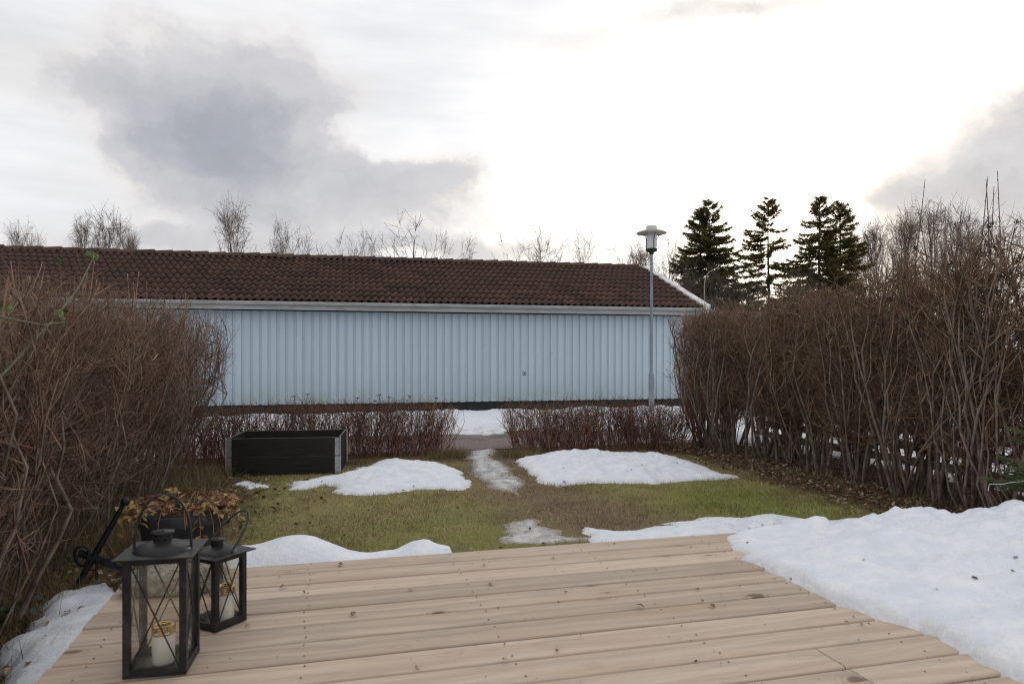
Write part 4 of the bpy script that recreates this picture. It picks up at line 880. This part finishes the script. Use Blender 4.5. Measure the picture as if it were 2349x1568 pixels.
# shoots and a green rose cane in the left hedge
for k in range(60):
    v_ = random.uniform(3.6, 8.4) - lv; u_ = random.uniform(-.75, .75); h_ = hl_(np.array(u_ + lu), np.array(v_ + lv)); bs = Vector((u_, v_, float(h_) - .25)); tp = bs + Vector((random.uniform(-.05, .1), random.uniform(-.06, .06), random.uniform(.25, .38)))
    MB().tube([bs, bs.lerp(tp, .5) + Vector((.01, 0, 0)), tp - (tp - bs) * .06, tp - (tp - bs) * .03, tp], [.0032, .0026, .002, .0036, .001], 5).build('shoot', M['twig_left'], LH)
def at_left(px, py, uu):
    k = (px - CX) / F; q = uu / (UX * k + UY); z = H + (HY - py) * q / F; u_, v_ = to_uv(k * q, q); return Vector((u_ - lu, v_ - lv, z))
MB().tube([at_left(-60, 930, -1.1), at_left(60, 800, -1.12), at_left(130, 725, -1.15), at_left(180, 660, -1.2), at_left(215, 590, -1.25)], [.006, .0055, .005, .004, .003], 6).build('rose_cane', M['rose_cane'], LH)
MB().tube([at_left(-40, 718, -1.0), at_left(40, 735, -1.0), at_left(100, 745, -1.02), at_left(150, 738, -1.05)], [.004, .0035, .003, .002], 6).build('rose_cane', M['rose_cane'], LH)
gl_ = [leaf_mesh(.034 * s, .022 * s, c, .5, i, M['green_leaf']) for i, (s, c) in enumerate(((1, .3), (1.2, -.3), (.9, .1)))]
for cx_, cy_, n_, sp_ in ((140, 712, 9, 20), (213, 586, 6, 12), (22, 700, 3, 10), (128, 590, 2, 8)):
    for k in range(n_):
        o = part('leaf', random.choice(gl_), None, LH, at_left(cx_ + random.gauss(0, sp_ * .5), cy_ + random.gauss(0, sp_ * .5), -1.08)); o.rotation_euler = (random.uniform(-2, -.8), random.uniform(-.6, .6), random.uniform(-2, 2))

# dry flower heads standing in the left low hedge
for ix, (px, py) in enumerate(sorted(((870, 905), (892, 910), (940, 908), (820, 912), (675, 908), (705, 904), (730, 925), (1000, 912), (860, 918)), reverse=True)):
    Y_ = 9.1; X_ = (px - CX) / F * Y_; z = H - (py - HY) * Y_ / F
    fh = thing('dry_flower', 'dry brown umbel flower head above the left low hedge, %s from the path gap' % ORD[ix], 'flower', (X_, Y_, 0), 0, 'dry flower heads in the low hedge')
    MB().tube([(.03, 0, -.02), (.02, .01, z * .6), (0, 0, z - .03)], [.003, .0025, .002], 5).build('stalk', M['twig_low'], fh)
    b = MB()
    for k in range(9):
        q = random.uniform(0, 6.28); r_ = random.uniform(.004, .03); c = (r_ * math.cos(q), r_ * math.sin(q), z + random.uniform(-.008, .008)); b.tube([(0, 0, z - .03), c], .001, 3, False); b.ball(c, .0075, 6, (1, 1, .7))
    b.build('flower_head', M['twig_low'], fh)

# ================================================================== trees behind
def bare_mesh(seed, hgt, spread, up, nl, nbm, ntw, droop):
    global rng
    kr = rng; rng = np.random.default_rng(seed)
    T = grow(np.array([[0, 0, -.3]]), np.array([[0, 0, 1.0]]), np.array([hgt * .93]), 10, .035, .04); RT0 = np.linspace(.016 * hgt, .0025 * hgt, 10)[None]
    i = np.zeros(nl, int); t = rng.uniform(.26, .96, nl); p, d_ = sample(T, i, t); q = rng.uniform(0, 6.28, nl)
    D = np.stack([np.cos(q) * spread, np.sin(q) * spread, np.full(nl, up)], 1); L = hgt * (.20 + .36 * (1 - t)) * rng.uniform(.7, 1.2, nl); PL = grow(p, D, L, 7, .09, .10)
    RL = (.006 * hgt * (1.1 - t))[:, None] * np.linspace(1, .25, 7)[None]
    bi = rng.integers(0, nl, nbm); p, d_ = sample(PL, bi, rng.uniform(.3, 1, nbm)); PB = grow(p, unit(d_ * .9 + rng.normal(size=(nbm, 3)) * .55), hgt * rng.uniform(.05, .16, nbm), 5, .12, .04 - droop * .3)
    RB = (.0013 * hgt * rng.uniform(.6, 1.2, nbm))[:, None] * np.linspace(1, .45, 5)[None]
    ti = rng.integers(0, nbm, ntw); p, d_ = sample(PB, ti, rng.uniform(.1, 1, ntw)); PT = grow(p, unit(d_ * .8 + rng.normal(size=(ntw, 3)) * .6 + np.array([0, 0, -droop])), hgt * rng.uniform(.02, .07, ntw), 4, .12, -droop * .5)
    RT = (.00055 * hgt * rng.uniform(.7, 1.2, ntw))[:, None] * np.linspace(1, .6, 4)[None]
    tr = mesh_np('trunk', *tubes(T, RT0, 7), True); cr = mesh_np('crown', *join([tubes(PL, RL, 4), tubes(PB, RB, 4), tubes(PT, RT, 4)]), True)
    rng = kr; return tr, cr
kinds = {'birch': [bare_mesh(s, 10, .55, 1.25, 34, 320, 1700, .16) for s in (1, 2)], 'spare': [bare_mesh(s, 10, .75, .9, 14, 110, 420, .0) for s in (5, 6)], 'bush': [bare_mesh(s, 10, .7, .9, 26, 260, 1300, .05) for s in (8, 9)]}
for kk, ms in kinds.items():
    for a_, c_ in ms: a_.materials.append(M['birch' if kk == 'birch' else 'bark']); c_.materials.append(M['birch' if kk == 'birch' else 'bark'])
def bare_tree(kind, px, py, dist, wid, label, group=None, vi=0):
    t = thing('bare_tree', label, 'tree', ((px - CX) / F * dist, dist, 0), random.uniform(0, 6.28), group); hgt = H + (HY - py) * dist / F
    s = hgt / 9.8; wx_ = wid * dist / F / (4.6 if kind != 'birch' else 4.0); t.scale = (wx_, wx_, s)
    tr, cr = kinds[kind][vi]; part('trunk', tr, None, t); part('crown', cr, None, t)
bare_tree('birch', 545, 493, 62, 105, 'tall bare birch with dense hanging twigs behind the garage ridge')
bare_tree('birch', 238, 508, 70, 110, 'pale leafless birch with two neighbours behind the left part of the ridge', vi=1)
bare_tree('birch', 182, 522, 72, 80, 'slender leafless birch beside the paler wide birch behind the ridge')
bare_tree('spare', 938, 522, 38, 175, 'wide open bare tree with sparse forked branches above the ridge')
bare_tree('spare', 716, 550, 40, 120, 'sparse leaning bare treetop left of the roof vent', vi=1)
RIDGE = ((620, 546, 95, 'bush', 0), (655, 556, 80, 'bush', 1), (690, 572, 70, 'bush', 0), (45, 538, 70, 'birch', 0), (85, 556, 60, 'birch', 1), (290, 548, 60, 'birch', 0), (310, 556, 50, 'birch', 1), (780, 558, 80, 'spare', 0), (828, 566, 90, 'bush', 1), (862, 572, 80, 'bush', 0), (985, 562, 80, 'spare', 1), (1060, 580, 90, 'bush', 0),
                           (1180, 570, 100, 'spare', 0), (1250, 562, 120, 'bush', 1), (1300, 566, 120, 'spare', 1), (1345, 578, 80, 'bush', 0), (1430, 570, 95, 'spare', 0), (1455, 574, 80, 'birch', 1), (1525, 572, 90, 'bush', 0), (1490, 584, 80, 'birch', 0))
for px, py, wd, kd, vi in RIDGE:
    where = 'from the tall birch, on the side away from the vent' if px < 545 else 'between tall birch and wide open tree, counted from birch' if px < 938 else 'from the wide open tree towards the lamp post'
    rk_ = sum(1 for q_ in RIDGE if (q_[0] < 545, q_[0] < 938) == (px < 545, px < 938) and abs(q_[0] - (938 if px > 938 else 545)) < abs(px - (938 if px > 938 else 545)))
    bare_tree(kd, px, py, 55 + random.uniform(-6, 10), wd, ORD[rk_] + ' small bare treetop ' + where, 'small bare treetops above the garage ridge', vi)
for ix, (px, py, wd, vi) in enumerate(sorted(((1990, 536, 80, 0), (2025, 528, 85, 1), (2062, 518, 100, 0), (2098, 506, 110, 1), (2140, 488, 120, 0), (2182, 496, 110, 1), (2215, 540, 80, 0), (1962, 560, 70, 1)))):
    bare_tree('birch', px, py, 58 + random.uniform(-6, 8), wd, 'bare upright birch, %s in the row counted from the spruces' % ORD[ix], 'row of bare birches right of the spruces', vi)
for ix, (px, py, wd, vi) in enumerate(sorted(((1545, 606, 90, 0), (1575, 620, 100, 1), (1610, 632, 100, 0), (1680, 640, 110, 1), (1720, 650, 110, 0), (1830, 640, 110, 1), (1790, 655, 120, 0)))):
    bare_tree('bush', px, py, 47 + random.uniform(-4, 4), wd, 'low bare thicket tree at the foot of the spruces, %s from the garage gable' % ORD[ix], 'bare thicket below the spruces', vi)

def spruce(label, px, py, dist, wid, seed, lean=0.0, hole=0.0):
    r_ = np.random.default_rng(seed); hgt = H + (HY - py) * dist / F; W = wid * dist / F
    t = thing('spruce_tree', label, 'tree', ((px - CX) / F * dist, dist, 0), 0)
    zz = np.linspace(0, 1, 12); ax = np.stack([lean * zz ** 2 * hgt + .05 * np.sin(zz * 7 + seed), .05 * np.cos(zz * 6), zz * hgt], 1)
    part('trunk', mesh_np('trunk', *tubes(ax[None], np.linspace(.20, .012, 12)[None], 8), True), M['spruce_bark'], t)
    tri = []; brP = []; z = hgt * .12
    while z < hgt * .985:
        f = z / hgt; nbr = int(r_.integers(5, 9)); base0 = np.array([np.interp(f, zz, ax[:, 0]), np.interp(f, zz, ax[:, 1]), z])
        for k in range(nbr):
            if r_.random() < hole * (1 - abs(f - .55) * 1.6): continue
            base = base0 + np.array([0, 0, hgt * r_.uniform(-.014, .014)]); q = r_.uniform(0, 6.28); L = W / 2 * min(1.0, (1 - f) ** .85 * 1.15) * r_.uniform(.5, 1.2) + .15
            rise = (.55 if f > .85 else .12 - .35 * (1 - f)); s = np.linspace(0, 1, 7); dirv = np.array([math.cos(q), math.sin(q)])
            bp = np.stack([base[0] + dirv[0] * L * s, base[1] + dirv[1] * L * s, base[2] + L * (rise * s - .42 * (1 - f * .6) * s ** 2 + .30 * s ** 4)], 1); brP.append(bp)
            n = int(L * 84) + 16; tt = r_.uniform(.08, 1, n) ** .75; x = tt * 6; j = np.minimum(x.astype(int), 5); fr = (x - j)[:, None]; p = bp[j] * (1 - fr) + bp[j + 1] * fr
            side = np.array([-dirv[1], dirv[0], 0]); sgn = r_.choice([-1, 1], n)[:, None]
            d_ = np.array([dirv[0], dirv[1], 0]) * r_.uniform(.2, .8, (n, 1)) + side * sgn * r_.uniform(0, .8, (n, 1)) + np.array([0, 0, -1]) * r_.uniform(-.35, 1.3 - .7 * f, (n, 1)); d_ = unit(d_)
            ln_ = r_.uniform(.22, .62, (n, 1)) * (.6 + .5 * (1 - f)); wv = unit(np.cross(d_, r_.normal(size=(n, 3)))) * r_.uniform(.014, .036, (n, 1))
            tri.append(np.stack([p - wv, p + wv, p + d_ * ln_ + wv * .5, p + d_ * ln_ - wv * .5], 1))
        z += hgt * .0235 * r_.uniform(.7, 1.3)
    V = np.concatenate(tri).reshape(-1, 3); part('crown', mesh_np('crown', V, np.arange(len(V)).reshape(-1, 4)), M['spruce'], t)
    P = np.stack(brP); tag(part('branches', mesh_np('branches', *tubes(P, np.tile(np.linspace(.035, .008, 7), (len(P), 1)), 4)), M['spruce_bark'], t), kind='stuff')
spruce('twin spruce standing left of its neighbours, right of the lamp post, with a pointed tip', 1627, 457, 56, 275, 3, .0, .22)
spruce('shorter stem of the twin spruce, close by the lamp post', 1607, 478, 56.5, 225, 4, -.004, .25)
spruce('thin gappy spruce with the low sun glowing through its crown', 1763, 455, 60, 285, 6, .0, .48)
spruce('dark dense spruce, taller of the close pair', 1880, 449, 54, 270, 7, .0, .2)
spruce('dark spruce leaning close to its slightly taller partner, beside the birch row', 1925, 462, 55, 250, 9, .004, .2)

# ================================================================== small conifer with a cord, right edge
cf = thing('small_conifer', 'low green conifer with spreading needled branches at the snow-covered deck end', 'conifer', (3.36, 4.42, 0)); cf.scale = (.85, .85, .9)
MB().tube([(0, 0, -.05), (.01, 0, .3), (0, .01, .95)], [.028, .022, .006], 8).build('trunk', M['spruce_bark'], cf)
r_ = np.random.default_rng(2); ends = []
for k in range(34):
    q = r_.uniform(0, 6.28) if k > 11 else math.pi + r_.uniform(-.9, .9); z = r_.uniform(.38, .85) if k > 11 else r_.uniform(.40, .58); L = (1 - z * .62) * .62 * r_.uniform(.6, 1.1)
    if 0 < k < 4: L *= 1.15
    bp = np.array([[math.cos(q) * L * s, math.sin(q) * L * s, z + L * (.12 * s + .10 * s * s)] for s in np.linspace(0, 1, 6)]); Pn = [bp]
    for s in (.35, .5, .65, .8):
        for sg in (-1, 1):
            b0 = bp[0] * (1 - s) + bp[-1] * s; qq = q + sg * .75; l2 = L * (1 - s) * .75; Pn.append(np.array([b0 + np.array([math.cos(qq) * l2 * a_, math.sin(qq) * l2 * a_, .05 * l2 * a_]) for a_ in np.linspace(0, 1, 6)]))
    Pn = np.stack(Pn); br_o = part('branch', mesh_np('branch', *tubes(Pn, np.tile(np.linspace(.0045, .002, 6), (len(Pn), 1)), 4)), M['rose_cane'], cf)
    nn = 620; bi = r_.integers(0, len(Pn), nn); p, d_ = sample(Pn, bi, r_.uniform(.05, 1, nn)); nd = unit(d_ * .75 + unit(r_.normal(size=(nn, 3))) * .8); ln_ = r_.uniform(.012, .021, (nn, 1)); wv = unit(np.cross(nd, r_.normal(size=(nn, 3)))) * .0011
    V = np.stack([p - wv, p + wv, p + nd * ln_], 1).reshape(-1, 3); tag(part('needles', mesh_np('needles', V, np.arange(len(V)).reshape(-1, 3)), M['needle'], br_o), kind='stuff'); ends.append(bp)
cd = MB().tube([(3.30 + x, 4.42 + y, z) for x, y, z in ((-.42, -.12, .455), (-.40, -.10, .49), (-.34, -.14, .50), (-.28, -.10, .50), (-.22, -.13, .515), (-.14, -.10, .53), (-.05, -.05, .55), (.1, .0, .58))], .0018, 6).build('light_cord', M['cord'])
tag(cd, 'thin pale cord draped over the low conifer branches', 'cord')

# ================================================================== leaves, litter and grass
lm = [leaf_mesh(.055 * s, .034 * s, c, f, i, M['dead_leaf']) for i, (s, c, f) in enumerate(((.8, .3, .3), (1, .2, .4), (.6, .35, .2), (.9, .12, .5), (.5, .25, .3), (.7, .4, .35)))]
deck_leaves = [(775, 1300), (788, 1297), (1113, 1300), (938, 1353), (1264, 1282), (1507, 1310), (806, 1416), (1604, 1355), (1660, 1367), (1612, 1382), (1588, 1258), (1700, 1348), (1718, 1368), (1640, 1396), (1162, 1515), (1275, 1497), (960, 1530), (700, 1363), (1130, 1340), (1480, 1395), (1890, 1443), (1935, 1427), (1975, 1436), (1330, 1457), (560, 1440), (476, 1420), (1785, 1400), (640, 1350)]
for k, (px, py) in enumerate(deck_leaves):
    x, y = G(px, py, DECK_Z); o = part('dead_leaf', lm[k % 6], None, None, (x, y, DECK_Z + .004), (random.uniform(-.15, .15), random.uniform(-.2, .2), random.uniform(0, 6.28))); s = random.uniform(.3, .7); o.scale = (s, s, s)
    tag(o, 'small curled brown dead leaf lying on the deck boards', 'leaf', 'dead leaves on the deck')
for k, (px, py) in enumerate(((622, 1194), (1330, 1178), (1255, 1228), (876, 1238), (655, 1160), (985, 1222), (700, 1145), (1475, 1147), (1345, 1150), (590, 1212), (812, 1182), (1420, 1165), (640, 1228), (545, 1180))):
    x, y = G(px, py); o = part('dead_leaf', lm[k % 6], None, None, (x, y, .032), (random.uniform(-.3, .3), random.uniform(-.3, .3), random.uniform(0, 6.28))); s = random.uniform(.8, 1.5); o.scale = (s, s, s)
    tag(o, 'crumpled brown dead leaf lying on the thawed lawn', 'leaf', 'dead leaves on the lawn')

def leaf_cloud(name, X, Y, Zv, size, cols, tilt=.35, stuff_label=None, asp=.55):
    n = len(X); tm = np.array([(0, -.5, 0), (.26, -.15, .06), (-.26, -.15, .06), (.22, .2, .05), (-.22, .2, .05), (0, .5, .02)]) * np.array([asp / .55, 1, 1]); q = rng.uniform(0, 6.28, n); c, s = np.cos(q), np.sin(q)
    P = tm[None] * size[:, None, None]; x = P[..., 0] * c[:, None] - P[..., 1] * s[:, None]; y = P[..., 0] * s[:, None] + P[..., 1] * c[:, None]
    ta, tb = rng.normal(size=(2, n, 1)) * tilt; z = P[..., 2] * rng.uniform(-.5, 3, (n, 1)) + x * ta + y * tb
    V = np.stack([x + X[:, None], y + Y[:, None], np.maximum(z, -.3 * size[:, None]) + Zv[:, None]], -1).reshape(-1, 3)
    f = np.array([(0, 1, 3), (0, 3, 5), (0, 5, 4), (0, 4, 2)]); Fc = (np.arange(n)[:, None, None] * 6 + f[None]).reshape(-1, 3)
    pal = np.array(cols)[rng.integers(0, len(cols), n)] * rng.uniform(.6, 1.3, (n, 1))
    o = part(name, mesh_np(name, V, Fc, False, {'col': np.repeat(pal, 6, 0)}), M['ground_leaf']); return tag(o, stuff_label, None, None, 'stuff')
browns = [(.17, .105, .065), (.25, .165, .11), (.10, .055, .035), (.32, .24, .18), (.14, .075, .04)]
def litter(n, u0, u1, v0, v1, smin, smax, z=.02, pw=None, lb=None, pal=browns, nm='leaf_litter'):
    u = rng.uniform(u0, u1, n); v = rng.uniform(v0, v1, n)
    if pw is not None: k = rng.random(n) < pw(u, v); u, v = u[k], v[k]
    X, Y = uv(u, v); return leaf_cloud(nm, X, Y, z + rng.uniform(0, .02, len(u)), rng.uniform(smin, smax, len(u)), pal, stuff_label=lb)
litter(9000, 3.9, 6.1, 3.0, 9.0, .018, .05, .015, lambda u, v: smooth01(u + .3 * fbm(u * 2, v * 2, 3, 2), 4.0, 4.7) * .95, 'brown leaf litter under the right tall hedge')
litter(6500, -2.8, -.0, 1.8, 8.8, .02, .06, .012, lambda u, v: np.clip(smooth01(-u + .3 * fbm(u * 2, v * 2, 3, 2), .35, 1.1) + .15 * (v > 5.2), 0, .9), 'brown leaf litter along the left tall hedge and the raised bed')
litter(700, -.9, 4.4, 3.3, 8.6, .015, .045, .018, lambda u, v: smooth01(fbm(u * 1.5, v * 1.5, 3, 77), -.1, .4), 'small leaf scraps scattered on the lawn')
# specks on the snow
def on_snow(n, polys, z, smin, smax, lb):
    Pp = np.array(polys); X = rng.uniform(Pp[:, 0].min(), Pp[:, 0].max(), n); Y = rng.uniform(Pp[:, 1].min(), Pp[:, 1].max(), n); k = sdist(X, Y, polys) > .12; X, Y = X[k], Y[k]
    return X, Y
dg = bpy.context.evaluated_depsgraph_get()
def drop(X, Y, names):                            # height of the snow under each point
    dg.update(); from mathutils.bvhtree import BVHTree
    trees = [BVHTree.FromObject(o, dg) for o in bpy.data.objects if o.name.split('.')[0] in names and o.type == 'MESH']
    Zo = np.full(len(X), -9.0)
    for i in range(len(X)):
        for t in trees:
            h = t.ray_cast(Vector((X[i], Y[i], 3)), Vector((0, 0, -1)))
            if h[0] is not None: Zo[i] = max(Zo[i], h[0].z)
    return Zo
n = 2600; u = rng.uniform(-1.2, 4.6, n); v = rng.uniform(1.2, 8.6, n); k = rng.random(n) < np.where((u > 2.2) & (v > 5.6), .30, .10); u, v = u[k], v[k]; X, Y = uv(u, v); Zs = drop(X, Y, ('snow',)); k = Zs > .03; X, Y, Zs = X[k], Y[k], Zs[k]
leaf_cloud('seed_specks', X, Y, Zs + .003, rng.uniform(.008, .03, len(X)), [(.10, .06, .04), (.17, .10, .06), (.06, .04, .03), (.28, .2, .13)], .2, 'brown seed husks and leaf scraps lying on the snow', asp=.4)
spots_ = [Z1(350, 1225, .06), (Z1(480, 1110, .06)), Z1(290, 1105, .05), Z1(205, 1470, .05), Z1(350, 1300, .06), Z1(150, 1215, .04), Z1(560, 1105, .06)]
zz_ = drop(np.array([p[0] for p in spots_]), np.array([p[1] for p in spots_]), ('snow', 'lawn'))
for k, (x, y) in enumerate(spots_):
    o = part('dead_leaf', lm[k % 6], None, None, (x, y, float(zz_[k]) + .004), (random.uniform(-.2, .2), random.uniform(-.2, .2), random.uniform(0, 6.28))); q = random.uniform(.55, 1.0); o.scale = (q, q, q)
    tag(o, 'brown dead leaf on the snow strip beside the left end of the deck', 'leaf', 'dead leaves on the snow strip')
# bits on the deck
n = 420; u = rng.uniform(-.7, 4.2, n); v = rng.uniform(1.2, 3.18, n); X, Y = uv(u, v)
leaf_cloud('deck_crumbs', X, Y, np.full(n, DECK_Z + .0025), rng.uniform(.003, .010, n) * (1 + (rng.random(n) < .08)), [(.08, .05, .035), (.12, .07, .045), (.2, .13, .08)], .1, 'crumbs of bark and leaf scattered over the deck', asp=.45)

def blades(name, u, v, hgt, wid, cols, lb, z=.0, leanv=.6):
    n = len(u); X, Y = uv(u, v); q = rng.uniform(0, 6.28, n); a = np.stack([np.cos(q), np.sin(q), np.zeros(n)], 1) * wid[:, None]
    tip = np.stack([rng.normal(size=n) * leanv, rng.normal(size=n) * leanv, np.ones(n)], 1); tip = unit(tip) * hgt[:, None]
    p = np.stack([X, Y, np.full(n, z) if np.isscalar(z) else z], 1); V = np.stack([p - a, p + a, p + tip], 1).reshape(-1, 3)
    o = part(name, mesh_np(name, V, np.arange(3 * n).reshape(-1, 3), False, {'col': np.repeat(cols, 3, 0)}), M['grass']); return tag(o, lb, None, None, 'stuff')
n = 420000; u = rng.uniform(-1.5, 5.0, n); v = rng.uniform(3.15, 8.7, n)
dens_ = np.clip(.55 + .5 * fbm(u * 3, v * 3, 3, 19), .1, 1) * np.where((u > 4.4) | (u < -.9), .25, 1.0); k = rng.random(n) < dens_; u, v = u[k], v[k]; n = len(u)
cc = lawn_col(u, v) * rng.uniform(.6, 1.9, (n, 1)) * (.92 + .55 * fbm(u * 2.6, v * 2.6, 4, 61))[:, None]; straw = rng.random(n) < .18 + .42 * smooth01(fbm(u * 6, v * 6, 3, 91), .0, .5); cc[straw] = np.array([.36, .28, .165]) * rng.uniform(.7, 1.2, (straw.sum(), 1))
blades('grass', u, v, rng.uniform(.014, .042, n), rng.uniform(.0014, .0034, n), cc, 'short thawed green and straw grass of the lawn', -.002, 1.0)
# dry tufts at the foot of the left hedge, at the path gap and by the garage
def tufts(pts, nper, hmin, hmax, pal, lb, nm='dry_grass', sp=.07):
    c = np.array(pts); i = np.repeat(np.arange(len(c)), nper); u = c[i, 0] + rng.normal(size=len(i)) * sp; v = c[i, 1] + rng.normal(size=len(i)) * sp; cc = np.array(pal)[rng.integers(0, len(pal), len(i))] * rng.uniform(.6, 1.3, (len(i), 1))
    blades(nm, u, v, rng.uniform(hmin, hmax, len(i)), rng.uniform(.0012, .0028, len(i)), cc, lb, -.01, .75)
straws = [(.24, .175, .09), (.30, .235, .14), (.17, .12, .06), (.12, .115, .045)]
tufts([(rng.uniform(-1.75, -1.25), rng.uniform(2.2, 4.2)) for _ in range(50)] + [(rng.uniform(-1.75, -.95), rng.uniform(4.2, 8.4)) for _ in range(100)], 150, .05, .26, straws, 'dry straw grass at the foot of the left tall hedge')
tufts([(rng.uniform(1.35, 1.75), rng.uniform(8.55, 9.0)) for _ in range(12)] + [(rng.uniform(2.1, 2.5), rng.uniform(8.3, 8.9)) for _ in range(14)], 160, .05, .20, straws, 'dry grass tufts at both sides of the path gap')
tufts([(rng.uniform(4.6, 5.2), rng.uniform(3.4, 8.9)) for _ in range(45)], 60, .04, .16, straws[:3], 'dry grass at the foot of the right tall hedge')
tufts([(u_, 14.95 + rng.uniform(-.25, .3)) for u_ in np.linspace(-5, 6, 110)], 60, .03, .10, [(.07, .10, .025), (.10, .12, .04)], 'green grass fringe below the garage plinth', 'verge_grass', .1)
iv = [leaf_mesh(.045 * s, .042 * s, .2, .2, i, M['ivy']) for i, s in enumerate((.8, 1.0, 1.2))]
ivy = thing('ivy_plant', 'dark green ivy creeping at the foot of the left tall hedge beside the snow strip', 'ivy', (*uv(-1.15, 2.9), 0), TH)
for k in range(80):
    o = part('leaf', iv[k % 3], None, ivy, (-.12 - abs(random.gauss(0, .16)), random.uniform(-.7, .9), random.uniform(.03, .13)), (random.uniform(-.7, .7), random.uniform(-.7, .7), random.uniform(0, 6.28)))
